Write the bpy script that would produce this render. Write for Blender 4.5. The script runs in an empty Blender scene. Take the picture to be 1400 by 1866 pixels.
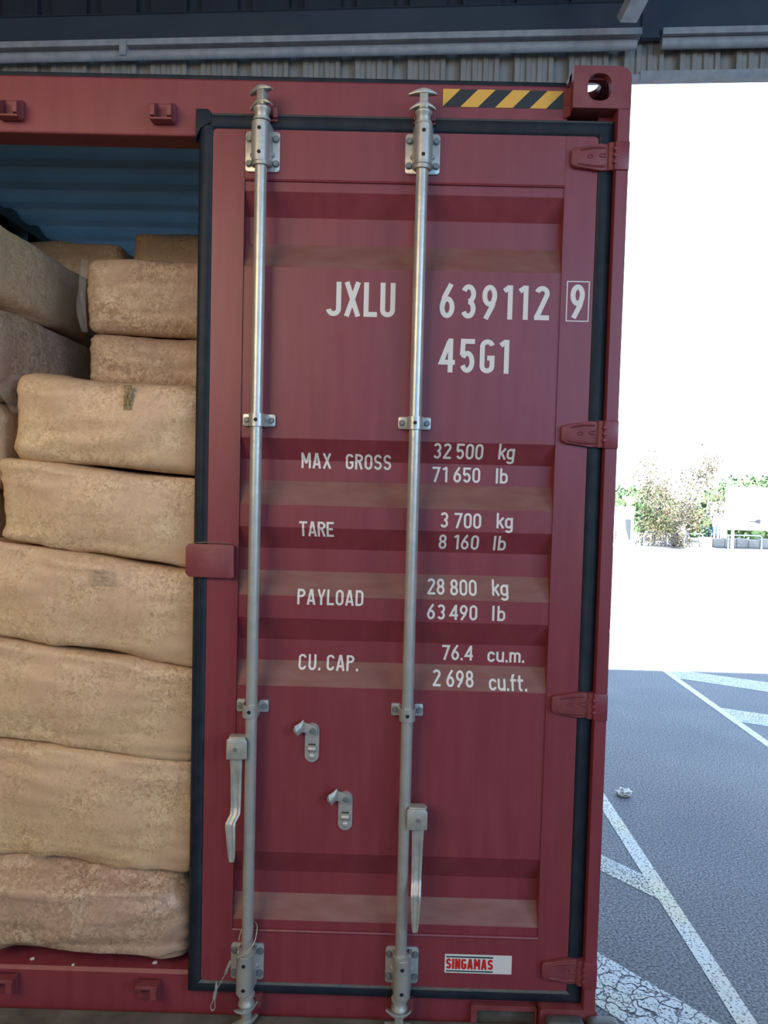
import bpy, bmesh, math, random
from mathutils import Vector, Matrix, noise
from math import sin, cos, pi, radians as rad

sc = bpy.context.scene
COL = sc.collection
rnd = random.Random(7)

# ------------------------------------------------------------------ camera
cam_d = bpy.data.cameras.new('camera')
cam = bpy.data.objects.new('camera', cam_d); COL.objects.link(cam)
right = Vector((0.999631334, 0.009668282, 0.025371645))
up = Vector((-0.025799046, 0.046996849, 0.998561819))
fwd = Vector((-0.00846199, 0.998848247, -0.047228956))
M = Matrix.Identity(4)
for i in range(3):
    M[i][0] = right[i]; M[i][1] = up[i]; M[i][2] = -fwd[i]
M.translation = Vector((0, -2.27, 2.8))
cam.matrix_world = M
cam_d.sensor_fit = 'VERTICAL'; cam_d.sensor_height = 36.0
cam_d.lens = 1402 / 1866 * 36
cam_d.clip_start = 0.02; cam_d.clip_end = 300
sc.camera = cam

# ------------------------------------------------------------------ view, sky, sun, lamps
vs = sc.view_settings
vs.view_transform = 'Standard'; vs.look = 'None'; vs.gamma = 1; vs.use_curve_mapping = False
vs.exposure = 0.0
sc.display_settings.display_device = 'sRGB'

SKY = 1.12
SUN = 44.0
world = bpy.data.worlds.new('sky'); sc.world = world; world.use_nodes = True
nt = world.node_tree; nt.nodes.clear()
wo = nt.nodes.new('ShaderNodeOutputWorld'); bg = nt.nodes.new('ShaderNodeBackground')
tc = nt.nodes.new('ShaderNodeTexCoord'); sx = nt.nodes.new('ShaderNodeSeparateXYZ')
cr = nt.nodes.new('ShaderNodeValToRGB')
cr.color_ramp.elements[0].position = 0.0; cr.color_ramp.elements[0].color = (2.55, 2.85, 3.15, 1)
cr.color_ramp.elements[1].position = 0.9; cr.color_ramp.elements[1].color = (1.55, 2.4, 3.9, 1)
e = cr.color_ramp.elements.new(0.25); e.color = (2.05, 2.7, 3.5, 1)
nt.links.new(tc.outputs['Generated'], sx.inputs[0]); nt.links.new(sx.outputs['Z'], cr.inputs[0])
nt.links.new(cr.outputs[0], bg.inputs[0]); nt.links.new(bg.outputs[0], wo.inputs[0])
bg.inputs[1].default_value = SKY

def light(name, kind, loc, target, power, color, size=None, size_y=None):
    d = bpy.data.lights.new(name, kind); d.energy = power; d.color = color
    if kind == 'AREA':
        d.shape = 'RECTANGLE'; d.size = size; d.size_y = size_y or size
    o = bpy.data.objects.new(name, d); COL.objects.link(o)
    o.location = loc
    o.rotation_euler = (Vector(target) - Vector(loc)).to_track_quat('-Z', 'Y').to_euler()
    return o
sun = light('sun', 'SUN', (0, -10, 20), (0.9, -10 + 10, 20 - 9.6), SUN, (1.0, .95, .88))
sun.data.angle = rad(.6)
# unseen fill lights added inside the dock, and a warm lamp behind the camera
light('overhead_fill_light', 'AREA', (-1.2, -4.2, 5.97), (-1.6, -4.2, 0), 40, (1.0, .90, .80), 4.6, 4.4)  # added under the solid ceiling for overhead fill and sheen on the door
light('blue_rear_fill_light', 'AREA', (3.6, -8.9, 4.4), (3.6, 0, 4.4), 200, (.30, .60, 1.0), 6.0, 2.9)  # added for blue haze on the door; the back wall has no opening
light('side_fill_light', 'AREA', (5.6, -4.8, 4.3), (-.9, .2, 3.0), 165, (.64, .80, 1.0), 2.4, 2.0)  # added to brighten the left bales; no doorway is built there
light('blue_ceiling_fill_light', 'AREA', (2.6, -7.2, 5.97), (2.6, -7.2, 0), 75, (.42, .68, 1.0), 5.0, 3.0)  # added under the solid ceiling for bluish sheen on the upper door
light('dock_lamp_light', 'AREA', (-2.1, -3.0, 3.85), (-.8, 0, 2.0), 64, (1.0, .78, .52), 2.2, 1.5)

# ------------------------------------------------------------------ materials
def mat(name, color, rough=.5, metal=0.0, spec=.5, var=None, vscale=8, bump=0, bscale=60, stretch=None, coat=0, detail=4, rvar=0):
    m = bpy.data.materials.new(name); m.use_nodes = True
    n = m.node_tree; b = n.nodes['Principled BSDF']
    b.inputs['Base Color'].default_value = (*color, 1)
    b.inputs['Roughness'].default_value = rough; b.inputs['Metallic'].default_value = metal
    b.inputs['Specular IOR Level'].default_value = spec
    if coat:
        b.inputs['Coat Weight'].default_value = coat; b.inputs['Coat Roughness'].default_value = .25
    t = n.nodes.new('ShaderNodeTexCoord'); mp = n.nodes.new('ShaderNodeMapping')
    if stretch: mp.inputs['Scale'].default_value = stretch
    n.links.new(t.outputs['Object'], mp.inputs[0])
    if var:
        nz = n.nodes.new('ShaderNodeTexNoise'); nz.inputs['Scale'].default_value = vscale; nz.inputs['Detail'].default_value = detail
        r = n.nodes.new('ShaderNodeValToRGB')
        r.color_ramp.elements[0].position = .35; r.color_ramp.elements[1].position = .68
        r.color_ramp.elements[0].color = (*color, 1); r.color_ramp.elements[1].color = (*var, 1)
        n.links.new(mp.outputs[0], nz.inputs[0]); n.links.new(nz.outputs[0], r.inputs[0])
        n.links.new(r.outputs[0], b.inputs['Base Color'])
    if bump:
        nb = n.nodes.new('ShaderNodeTexNoise'); nb.inputs['Scale'].default_value = bscale; nb.inputs['Detail'].default_value = 5
        bp = n.nodes.new('ShaderNodeBump'); bp.inputs['Strength'].default_value = bump; bp.inputs['Distance'].default_value = .01
        n.links.new(mp.outputs[0], nb.inputs[0]); n.links.new(nb.outputs[0], bp.inputs['Height']); n.links.new(bp.outputs[0], b.inputs['Normal'])
    return m

m_red = mat('maroon_paint', (.215, .032, .046), .40, spec=.6, var=(.245, .044, .056), vscale=5, bump=.05, bscale=160, stretch=(6, 6, .7))
m_redd = mat('maroon_paint_dusty', (.2, .034, .044), .5, var=(.25, .065, .07), vscale=14, bump=.06, bscale=120)
m_reddust = mat('maroon_paint_with_settled_dust', (.215, .078, .068), .6, var=(.25, .115, .10), vscale=9, bump=.06, bscale=140, stretch=(1, 6, 3))
m_galv = mat('galvanised_steel', (.50, .52, .50), .36, metal=.55, var=(.60, .60, .56), vscale=24, bump=.06, bscale=90)
m_galvd = mat('worn_galvanised_steel', (.42, .44, .42), .45, metal=.5, var=(.56, .54, .47), vscale=45, bump=.08, bscale=120)
m_bolt = mat('dull_bolt_steel', (.20, .23, .24), .5, metal=.5, var=(.28, .30, .29), vscale=90)
m_hole = mat('black_hole', (.01, .011, .012), .6)
m_rub = mat('black_rubber', (.010, .016, .026), .5, spec=.25, var=(.02, .027, .037), vscale=18, bump=.05, bscale=60)
m_rubtop = mat('dusty_black_rubber', (.07, .08, .085), .6, var=(.11, .11, .10), vscale=30)
m_int = mat('grey_container_lining', (.16, .235, .27), .55, var=(.19, .265, .30), vscale=6)
m_floorw = mat('plywood_floor', (.20, .13, .08), .6, var=(.27, .18, .11), vscale=10, stretch=(8, 1, 8))
m_white = mat('white_lettering', (.78, .76, .72), .5)
m_yel = mat('yellow_reflective', (.80, .45, .07), .4)
m_blk = mat('black_reflective', (.02, .025, .03), .4)
m_stred = mat('red_ink', (.62, .02, .02), .45)
m_stgrn = mat('dark_green_ink', (.01, .05, .05), .45)
m_stwh = mat('white_sticker_film', (.75, .74, .72), .4)
m_wire = mat('steel_cable', (.55, .50, .42), .38, metal=.6, bump=.2, bscale=400)
m_conc = mat('dirty_dock_concrete', (.075, .066, .055), .8, var=(.17, .155, .13), vscale=7, bump=.3, bscale=40)
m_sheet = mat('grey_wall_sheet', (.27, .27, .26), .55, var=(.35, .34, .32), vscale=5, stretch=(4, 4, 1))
m_sheetd = mat('wall_sheet_with_painted_shade', (.016, .026, .044), .6, var=(.022, .034, .054), vscale=5, stretch=(4, 4, 1))  # darker copy of the wall sheet; shade above the beam put into colour
m_beam = mat('dark_grey_steel', (.036, .053, .078), .5, var=(.046, .064, .09), vscale=6)
m_flange = mat('light_grey_steel', (.30, .32, .36), .5, var=(.40, .42, .45), vscale=20)
m_ceil = mat('ceiling_sheet', (.13, .14, .15), .7)
m_wall = mat('dock_wall', (.16, .155, .15), .8)
m_trail = mat('chassis_paint', (.03, .03, .035), .5)
m_tyre = mat('tyre_rubber', (.02, .02, .02), .8)
m_stone = mat('pale_stone', (.30, .29, .28), .9, var=(.42, .40, .38), vscale=3)
m_rail = mat('white_rail_paint', (.55, .62, .68), .5)
m_sign = mat('white_board', (.8, .8, .8), .5)
m_mark = mat('blue_grey_ink', (.010, .014, .028), .6)
m_redmk = mat('faded_red_ink', (.10, .03, .03), .6)
m_bark = mat('pale_bark', (.22, .19, .17), .9)
m_leafb = mat('dry_leaves', (.085, .068, .034), .7, var=(.055, .058, .03), vscale=3)
m_leafg = mat('green_leaves', (.035, .075, .03), .7, var=(.07, .12, .05), vscale=2)
m_paper = mat('crumpled_paper', (.72, .68, .6), .8)
m_blue = mat('blue_frame_paint', (.02, .06, .12), .5)
m_panel = mat('blue_grey_panel', (.022, .034, .045), .5)

def m_asphalt():
    m = bpy.data.materials.new('asphalt'); m.use_nodes = True
    n = m.node_tree; b = n.nodes['Principled BSDF']; b.inputs['Roughness'].default_value = .62; b.inputs['Specular IOR Level'].default_value = .22
    t = n.nodes.new('ShaderNodeTexCoord')
    n1 = n.nodes.new('ShaderNodeTexNoise'); n1.inputs['Scale'].default_value = 62; n1.inputs['Detail'].default_value = 4
    n2 = n.nodes.new('ShaderNodeTexNoise'); n2.inputs['Scale'].default_value = .9; n2.inputs['Detail'].default_value = 5
    r1 = n.nodes.new('ShaderNodeValToRGB'); r1.color_ramp.elements[0].position = .36; r1.color_ramp.elements[1].position = .68
    r1.color_ramp.elements[0].color = (.040, .043, .050, 1); r1.color_ramp.elements[1].color = (.235, .245, .255, 1)
    r2 = n.nodes.new('ShaderNodeValToRGB'); r2.color_ramp.elements[0].position = .3; r2.color_ramp.elements[1].position = .7
    r2.color_ramp.elements[0].color = (.82, .82, .84, 1); r2.color_ramp.elements[1].color = (1.12, 1.08, 1.04, 1)
    mx = n.nodes.new('ShaderNodeMix'); mx.data_type = 'RGBA'; mx.blend_type = 'MULTIPLY'; mx.inputs[0].default_value = 1
    L = n.links.new
    L(t.outputs['Object'], n1.inputs[0]); L(t.outputs['Object'], n2.inputs[0]); L(n1.outputs[0], r1.inputs[0]); L(n2.outputs[0], r2.inputs[0])
    L(r1.outputs[0], mx.inputs[6]); L(r2.outputs[0], mx.inputs[7]); L(mx.outputs[2], b.inputs['Base Color'])
    bp = n.nodes.new('ShaderNodeBump'); bp.inputs['Strength'].default_value = .7; bp.inputs['Distance'].default_value = .008
    L(n1.outputs[0], bp.inputs['Height']); L(bp.outputs[0], b.inputs['Normal'])
    return m
m_asph = m_asphalt()

def m_paint(name, color, thr, crack=False):
    m = bpy.data.materials.new(name); m.use_nodes = True
    n = m.node_tree; b = n.nodes['Principled BSDF']; b.inputs['Roughness'].default_value = .8
    out = n.nodes['Material Output']; L = n.links.new
    t = n.nodes.new('ShaderNodeTexCoord')
    n1 = n.nodes.new('ShaderNodeTexNoise'); n1.inputs['Scale'].default_value = 75; n1.inputs['Detail'].default_value = 4
    n2 = n.nodes.new('ShaderNodeTexNoise'); n2.inputs['Scale'].default_value = 1.6; n2.inputs['Detail'].default_value = 3
    rc = n.nodes.new('ShaderNodeValToRGB'); rc.color_ramp.elements[0].position = .42; rc.color_ramp.elements[1].position = .6
    rc.color_ramp.elements[0].color = (*color, 1); rc.color_ramp.elements[1].color = (color[0] * 1.02, color[1] * .97, color[2] * .78, 1)
    L(t.outputs['Object'], n1.inputs[0]); L(t.outputs['Object'], n2.inputs[0]); L(n2.outputs[0], rc.inputs[0]); L(rc.outputs[0], b.inputs['Base Color'])
    r = n.nodes.new('ShaderNodeValToRGB'); r.color_ramp.elements[0].position = thr - .05; r.color_ramp.elements[1].position = thr + .06
    r.color_ramp.elements[0].color = (0, 0, 0, 1); r.color_ramp.elements[1].color = (1, 1, 1, 1)
    L(n1.outputs[0], r.inputs[0])
    fac = r.outputs[0]
    if crack:
        vo = n.nodes.new('ShaderNodeTexVoronoi'); vo.feature = 'DISTANCE_TO_EDGE'; vo.inputs['Scale'].default_value = 13
        n3 = n.nodes.new('ShaderNodeTexNoise'); n3.inputs['Scale'].default_value = 7
        mxv = n.nodes.new('ShaderNodeMix'); mxv.data_type = 'RGBA'; mxv.inputs[0].default_value = .12
        L(t.outputs['Object'], n3.inputs[0]); L(t.outputs['Object'], mxv.inputs[6]); L(n3.outputs['Color'], mxv.inputs[7]); L(mxv.outputs[2], vo.inputs['Vector'])
        r3 = n.nodes.new('ShaderNodeValToRGB'); r3.color_ramp.elements[0].position = .02; r3.color_ramp.elements[1].position = .05
        L(vo.outputs['Distance'], r3.inputs[0])
        mu = n.nodes.new('ShaderNodeMath'); mu.operation = 'MULTIPLY'
        L(fac, mu.inputs[0]); L(r3.outputs[0], mu.inputs[1]); fac = mu.outputs[0]
    tr = n.nodes.new('ShaderNodeBsdfTransparent'); ms = n.nodes.new('ShaderNodeMixShader')
    L(fac, ms.inputs[0]); L(tr.outputs[0], ms.inputs[1]); L(b.outputs[0], ms.inputs[2]); L(ms.outputs[0], out.inputs[0])
    return m
m_line = m_paint('worn_line_paint', (.62, .61, .56), .40)
m_hatch = m_paint('very_worn_hatch_paint', (.56, .57, .56), .45)
m_crack = m_paint('cracked_hatch_paint', (.60, .61, .60), .40, True)

def m_bale(name, c0, c1, c2):
    m = bpy.data.materials.new(name); m.use_nodes = True
    n = m.node_tree; b = n.nodes['Principled BSDF']; L = n.links.new
    b.inputs['Roughness'].default_value = .5; b.inputs['Specular IOR Level'].default_value = .35
    b.inputs['Coat Weight'].default_value = .22; b.inputs['Coat Roughness'].default_value = .3
    t = n.nodes.new('ShaderNodeTexCoord')
    mp = n.nodes.new('ShaderNodeMapping'); mp.inputs['Rotation'].default_value = (.3, .5, .4); L(t.outputs['Object'], mp.inputs[0])
    N = n.nodes.new
    # flakes of shavings under the film
    vo = N('ShaderNodeTexVoronoi'); vo.inputs['Scale'].default_value = 95; vo.inputs['Randomness'].default_value = 1
    wn = N('ShaderNodeTexNoise'); wn.inputs['Scale'].default_value = 40; wn.inputs['Detail'].default_value = 2
    wm = N('ShaderNodeMix'); wm.data_type = 'RGBA'; wm.inputs[0].default_value = .05
    L(mp.outputs[0], wn.inputs[0]); L(mp.outputs[0], wm.inputs[6]); L(wn.outputs['Color'], wm.inputs[7]); L(wm.outputs[2], vo.inputs['Vector'])
    bw = N('ShaderNodeRGBToBW'); L(vo.outputs['Color'], bw.inputs[0])
    n1 = N('ShaderNodeTexNoise'); n1.inputs['Scale'].default_value = 150; n1.inputs['Detail'].default_value = 4
    L(mp.outputs[0], n1.inputs[0])
    av = N('ShaderNodeMix'); av.data_type = 'FLOAT'; av.inputs[0].default_value = .58
    L(bw.outputs[0], av.inputs[2]); L(n1.outputs[0], av.inputs[3])
    n2 = N('ShaderNodeTexNoise'); n2.inputs['Scale'].default_value = 6; n2.inputs['Detail'].default_value = 4; L(t.outputs['Object'], n2.inputs[0])
    r = N('ShaderNodeValToRGB'); r.color_ramp.elements[0].position = .30; r.color_ramp.elements[1].position = .72
    r.color_ramp.elements[0].color = (*c0, 1); r.color_ramp.elements[1].color = (*c2, 1)
    e = r.color_ramp.elements.new(.5); e.color = (*c1, 1)
    L(av.outputs[0], r.inputs[0])
    # patches where the film stands off the shavings look smoother and milkier
    r2 = N('ShaderNodeValToRGB'); r2.color_ramp.elements[0].position = .38; r2.color_ramp.elements[1].position = .62
    r2.color_ramp.elements[0].color = (.12, .12, .12, 1); r2.color_ramp.elements[1].color = (.88, .88, .88, 1)
    L(n2.outputs[0], r2.inputs[0])
    mx = N('ShaderNodeMix'); mx.data_type = 'RGBA'
    L(r2.outputs[0], mx.inputs[0]); L(r.outputs[0], mx.inputs[6]); mx.inputs[7].default_value = (*[a * .97 for a in c1], 1)
    # broad hue drift between yellowish and pinkish
    n4 = N('ShaderNodeTexNoise'); n4.inputs['Scale'].default_value = 3.2; n4.inputs['Detail'].default_value = 2; L(t.outputs['Object'], n4.inputs[0])
    r4 = N('ShaderNodeValToRGB'); r4.color_ramp.elements[0].position = .35; r4.color_ramp.elements[1].position = .65
    r4.color_ramp.elements[0].color = (1.0, 1.0, .88, 1); r4.color_ramp.elements[1].color = (1.0, .94, .98, 1); L(n4.outputs[0], r4.inputs[0])
    mh = N('ShaderNodeMix'); mh.data_type = 'RGBA'; mh.blend_type = 'MULTIPLY'; mh.inputs[0].default_value = 1
    L(mx.outputs[2], mh.inputs[6]); L(r4.outputs[0], mh.inputs[7]); L(mh.outputs[2], b.inputs['Base Color'])
    # film creases: ridged noise stretched along slanting lines, plus flake grain
    def ridge(scale, rot, sc_):
        m3 = N('ShaderNodeMapping'); m3.inputs['Scale'].default_value = sc_; m3.inputs['Rotation'].default_value = rot
        n3 = N('ShaderNodeTexNoise'); n3.noise_type = 'RIDGED_MULTIFRACTAL'; n3.inputs['Scale'].default_value = scale; n3.inputs['Detail'].default_value = 2; n3.normalize = True
        L(t.outputs['Object'], m3.inputs[0]); L(m3.outputs[0], n3.inputs[0]); return n3
    ra = ridge(4.0, (0, .16, 0), (.55, 1, 3.6)); rb = ridge(3.2, (0, -.45, 0), (.5, 1, 3.0))
    b0 = N('ShaderNodeBump'); b0.inputs['Strength'].default_value = .55; b0.inputs['Distance'].default_value = .010; L(ra.outputs[0], b0.inputs['Height'])
    b1 = N('ShaderNodeBump'); b1.inputs['Strength'].default_value = .40; b1.inputs['Distance'].default_value = .010; L(rb.outputs[0], b1.inputs['Height']); L(b0.outputs[0], b1.inputs['Normal'])
    b2 = N('ShaderNodeBump'); b2.inputs['Strength'].default_value = .35; b2.inputs['Distance'].default_value = .003; L(av.outputs[0], b2.inputs['Height']); L(b1.outputs[0], b2.inputs['Normal'])
    L(b2.outputs[0], b.inputs['Normal'])
    return m
m_b1 = m_bale('wrapped_tan_shavings', (.42, .275, .165), (.62, .435, .275), (.76, .58, .41))
m_b2 = m_bale('wrapped_pinkish_shavings', (.26, .16, .115), (.47, .32, .225), (.68, .53, .41))
def m_filmf():
    m = bpy.data.materials.new('clear_film'); m.use_nodes = True
    n = m.node_tree; b = n.nodes['Principled BSDF']; out = n.nodes['Material Output']
    b.inputs['Base Color'].default_value = (.72, .62, .50, 1); b.inputs['Roughness'].default_value = .25
    tr = n.nodes.new('ShaderNodeBsdfTransparent'); ms = n.nodes.new('ShaderNodeMixShader'); ms.inputs[0].default_value = .30
    n.links.new(tr.outputs[0], ms.inputs[1]); n.links.new(b.outputs[0], ms.inputs[2]); n.links.new(ms.outputs[0], out.inputs[0])
    return m
m_film = m_filmf()
m_tape = mat('glossy_tape', (.55, .40, .20), .12, spec=.8, bump=.7, bscale=45)  # golden glint of clear tape put into the base colour

# ------------------------------------------------------------------ mesh helpers
def org(o):
    v = Vector((0, 0, 0))
    while o: v = v + o.location; o = o.parent
    return v
def obj(name, bm, m, parent=None, label=None, smooth=None, loc=None):
    """link bm (world coordinates) as one mesh object"""
    off = org(parent) if parent else Vector((0, 0, 0))
    lo = Vector(loc) if loc is not None else Vector((0, 0, 0))
    bmesh.ops.translate(bm, vec=-(off + (lo - off if loc is not None else Vector((0, 0, 0)))), verts=bm.verts)
    bmesh.ops.recalc_face_normals(bm, faces=bm.faces)
    me = bpy.data.meshes.new(name); bm.to_mesh(me); bm.free()
    ms = m if isinstance(m, (list, tuple)) else [m]
    for k in ms: me.materials.append(k)
    o = bpy.data.objects.new(name, me); COL.objects.link(o)
    if parent: o.parent = parent
    if loc is not None: o.location = lo - off
    if label: o['label'] = label
    if smooth is not None:
        me.shade_smooth()
        if smooth < 180: me.set_sharp_from_angle(angle=rad(smooth))
    return o
def tag(o, label, cat, group=None, kind=None):
    o['label'] = label; o['category'] = cat
    if group: o['group'] = group
    if kind: o['kind'] = kind
    return o
def struct(name, bm, m, parent=None, smooth=None):
    o = obj(name, bm, m, parent, smooth=smooth)
    if not parent: o['kind'] = 'structure'
    return o
def empty(name, loc, label, cat, group=None):
    o = bpy.data.objects.new(name, None); COL.objects.link(o); o.location = loc
    o.empty_display_size = .1
    return tag(o, label, cat, group)
def shift_copy(o, dv, parent=None, root=True):
    """copy of a part (with its sub-parts) moved by dv"""
    c = o.copy(); COL.objects.link(c); c.parent = parent if parent else o.parent
    c.location = o.location + Vector(dv)
    for ch in list(o.children):
        d = ch.copy(); COL.objects.link(d); d.parent = c
        for g in list(ch.children):
            h = g.copy(); COL.objects.link(h); h.parent = d
    return c
BM = bmesh.new
def box(bm, x0, x1, y0, y1, z0, z1, bev=0, seg=2, mi=0):
    r = bmesh.ops.create_cube(bm, size=1); vs_ = r['verts']
    for v in vs_:
        v.co = Vector((x0 + (v.co.x + .5) * (x1 - x0), y0 + (v.co.y + .5) * (y1 - y0), z0 + (v.co.z + .5) * (z1 - z0)))
    fs = set(f for v in vs_ for f in v.link_faces)
    for f in fs: f.material_index = mi
    if bev:
        es = list(set(e for v in vs_ for e in v.link_edges))
        bmesh.ops.bevel(bm, geom=es, offset=bev, segments=seg, profile=.5, affect='EDGES')
def prism(bm, poly, axis, a0, a1, bev=0, mi=0):
    """poly of 2D points extruded along axis from a0 to a1. axis 'y': poly=(x,z); 'x': (y,z); 'z': (x,y)"""
    def P(p, a):
        return {'y': (p[0], a, p[1]), 'x': (a, p[0], p[1]), 'z': (p[0], p[1], a)}[axis]
    A = [bm.verts.new(P(p, a0)) for p in poly]; B = [bm.verts.new(P(p, a1)) for p in poly]
    n = len(poly); fs = [bm.faces.new(A), bm.faces.new(B[::-1])]
    for i in range(n): fs.append(bm.faces.new((A[i], B[i], B[(i + 1) % n], A[(i + 1) % n])))
    for f in fs: f.material_index = mi
    if bev:
        es = [e for e in set(e for v in A + B for e in v.link_edges)]
        bmesh.ops.bevel(bm, geom=es, offset=bev, segments=2, profile=.5, affect='EDGES')
def lathe(bm, c, axis, prof, n=24):
    """prof: list of (a, r) along axis from c"""
    rings = []
    for a, r in prof:
        ring = []
        for k in range(n):
            t = 2 * pi * k / n; u, v = r * cos(t), r * sin(t)
            d = {'z': (u, v, a), 'y': (u, a, v), 'x': (a, u, v)}[axis]
            ring.append(bm.verts.new((c[0] + d[0], c[1] + d[1], c[2] + d[2])))
        rings.append(ring)
    for i in range(len(rings) - 1):
        for k in range(n):
            bm.faces.new((rings[i][k], rings[i][(k + 1) % n], rings[i + 1][(k + 1) % n], rings[i + 1][k]))
    bm.faces.new(rings[0]); bm.faces.new(rings[-1][::-1])
def cyl(bm, c, axis, a0, a1, r, n=20, ch=0):
    if ch: lathe(bm, c, axis, [(a0, r - ch), (a0 + ch, r), (a1 - ch, r), (a1, r - ch)], n)
    else: lathe(bm, c, axis, [(a0, r), (a1, r)], n)
def tube(bm, pts, r, n=8, r1=None):
    pts = [Vector(p) for p in pts]; rings = []; N = len(pts)
    ref = Vector((0, 0, 1))
    prev = None
    for i, p in enumerate(pts):
        t = (pts[min(i + 1, N - 1)] - pts[max(i - 1, 0)]).normalized()
        if prev is None:
            a = t.cross(ref)
            if a.length < .1: a = t.cross(Vector((1, 0, 0)))
        else: a = prev - t * prev.dot(t)
        a.normalize(); prev = a; b = t.cross(a)
        rr = r if r1 is None else r + (r1 - r) * i / (N - 1)
        rings.append([bm.verts.new(p + a * rr * cos(2 * pi * k / n) + b * rr * sin(2 * pi * k / n)) for k in range(n)])
    for i in range(N - 1):
        for k in range(n):
            bm.faces.new((rings[i][k], rings[i][(k + 1) % n], rings[i + 1][(k + 1) % n], rings[i + 1][k]))
    bm.faces.new(rings[0][::-1]); bm.faces.new(rings[-1])
def spline(pts, k=8):
    pts = [Vector(p) for p in pts]; out = []
    for i in range(len(pts) - 1):
        p0, p1, p2, p3 = pts[max(i - 1, 0)], pts[i], pts[i + 1], pts[min(i + 2, len(pts) - 1)]
        for j in range(k):
            t = j / k
            out.append(.5 * ((2 * p1) + (p2 - p0) * t + (2 * p0 - 5 * p1 + 4 * p2 - p3) * t * t + (3 * p1 - p0 - 3 * p2 + p3) * t ** 3))
    out.append(pts[-1]); return out
def rrect(x0, x1, z0, z1, r, n=6):
    out = []
    for cx, cz, a in ((x1 - r, z1 - r, 0), (x0 + r, z1 - r, 90), (x0 + r, z0 + r, 180), (x1 - r, z0 + r, 270)):
        for k in range(n + 1):
            t = rad(a + 90 * k / n); out.append((cx + r * cos(t), cz + r * sin(t)))
    return out
def holed(bm, outer, inner, axis, a0, a1):
    """plate with a hole; outer / inner 2D loops of equal length"""
    def P(p, a):
        return {'y': (p[0], a, p[1]), 'x': (a, p[0], p[1]), 'z': (p[0], p[1], a)}[axis]
    o0 = [bm.verts.new(P(p, a0)) for p in outer]; o1 = [bm.verts.new(P(p, a1)) for p in outer]
    i0 = [bm.verts.new(P(p, a0)) for p in inner]; i1 = [bm.verts.new(P(p, a1)) for p in inner]
    n = len(outer)
    for k in range(n):
        j = (k + 1) % n
        bm.faces.new((o0[k], o0[j], i0[j], i0[k])); bm.faces.new((o1[k], i1[k], i1[j], o1[j]))
        bm.faces.new((o0[k], o1[k], o1[j], o0[j])); bm.faces.new((i0[k], i0[j], i1[j], i1[k]))
def grid_faces(bm, rows, closed=False):
    V = [[bm.verts.new(p) for p in r] for r in rows]
    for i in range(len(V) - 1):
        for j in range(len(V[0]) - (0 if closed else 1)):
            k = (j + 1) % len(V[0])
            bm.faces.new((V[i][j], V[i][k], V[i + 1][k], V[i + 1][j]))
    return V

# ------------------------------------------------------------------ setting: ground, dock, canopy
b = BM(); box(b, -60, 80, -14, 140, -.3, 0); struct('ground', b, m_asph)
DZ = 1.143
b = BM(); box(b, -14, 14, -9, .008, .0, DZ, .008); struct('floor', b, m_conc)
b = BM(); box(b, -14, 14, -9.2, -9, 0, 6.2); struct('wall_back', b, m_wall)
b = BM(); box(b, -14.2, -14, -9.2, 1.9, 0, 6.2); struct('wall_left', b, m_wall)
b = BM(); box(b, 14, 14.2, -9.2, 1.9, 0, 6.2); struct('shade_wall_right', b, m_wall)  # unseen side wall added to keep sky light off the near asphalt
b = BM(); box(b, -14.2, 14.2, -9.2, 2.75, 6.0, 6.12); struct('ceiling', b, m_ceil)

# corrugated wall above the bay, running a few degrees off the container
WY = lambda X: 1.693 - .0744 * X
def wallpt(s, off, z):      # s along the wall, off towards the dock
    a = math.atan(.0744); u = Vector((cos(a), -sin(a), 0)); nrm = Vector((-sin(a), -cos(a), 0))
    p = Vector((0, 1.693, 0)) + u * s + nrm * off
    return Vector((p.x, p.y, z))
prof = []
pit = .266; s0 = -9 * pit - 9 * pit + .0
x = -2.103 + .195 - 34 * pit
while x < 11:
    w = .075; cw = pit - w
    prof += [(x, -.035), (x + w - .008, -.035), (x + w, 0)]
    st = cw / 7
    for k in range(7):
        xa = x + w + k * st
        d = 0 if k % 2 == 0 else -.011
        prof += [(xa + .003, d), (xa + st - .003, d)]
    prof += [(x + pit - .003, 0)]
    x += pit
b = BM()
rows = [[wallpt(s, o, z) for s, o in prof] for z in (4.768, 5.0)] + [[wallpt(s, -.045, z) for s, o in prof] for z in (5.0, 4.768)]
V = grid_faces(b, rows); 
for j in range(len(prof) - 1): b.faces.new((V[0][j], V[3][j], V[3][j + 1], V[0][j + 1]))
struct('wall_front', b, m_sheet)
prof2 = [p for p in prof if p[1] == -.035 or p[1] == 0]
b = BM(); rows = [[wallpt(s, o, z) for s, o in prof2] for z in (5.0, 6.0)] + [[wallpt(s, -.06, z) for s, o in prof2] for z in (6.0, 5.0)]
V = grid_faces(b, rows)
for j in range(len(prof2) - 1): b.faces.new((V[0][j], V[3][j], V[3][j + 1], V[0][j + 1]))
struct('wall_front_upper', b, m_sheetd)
def wbar(bm, s0, s1, o0, o1, z0, z1):
    q = [wallpt(s, o, z) for z in (z0, z1) for s, o in ((s0, o0), (s1, o0), (s1, o1), (s0, o1))]
    v = [bm.verts.new(p) for p in q]
    for f in ((0, 1, 2, 3), (7, 6, 5, 4), (0, 4, 5, 1), (1, 5, 6, 2), (2, 6, 7, 3), (3, 7, 4, 0)): bm.faces.new([v[i] for i in f])
b = BM(); wbar(b, 1.0, 1.17, -.030, .008, 4.765, 4.792); wbar(b, 1.17, 11, -.030, .012, 4.762, 4.805)
struct('trim_1', b, m_flange)
b = BM(); wbar(b, -11, 1.155, .04, .06, 4.95, 5.11); wbar(b, 1.245, 11, .04, .06, 4.965, 5.135); wbar(b, 1.155, 1.245, .04, .07, 4.93, 6.0)
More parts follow.
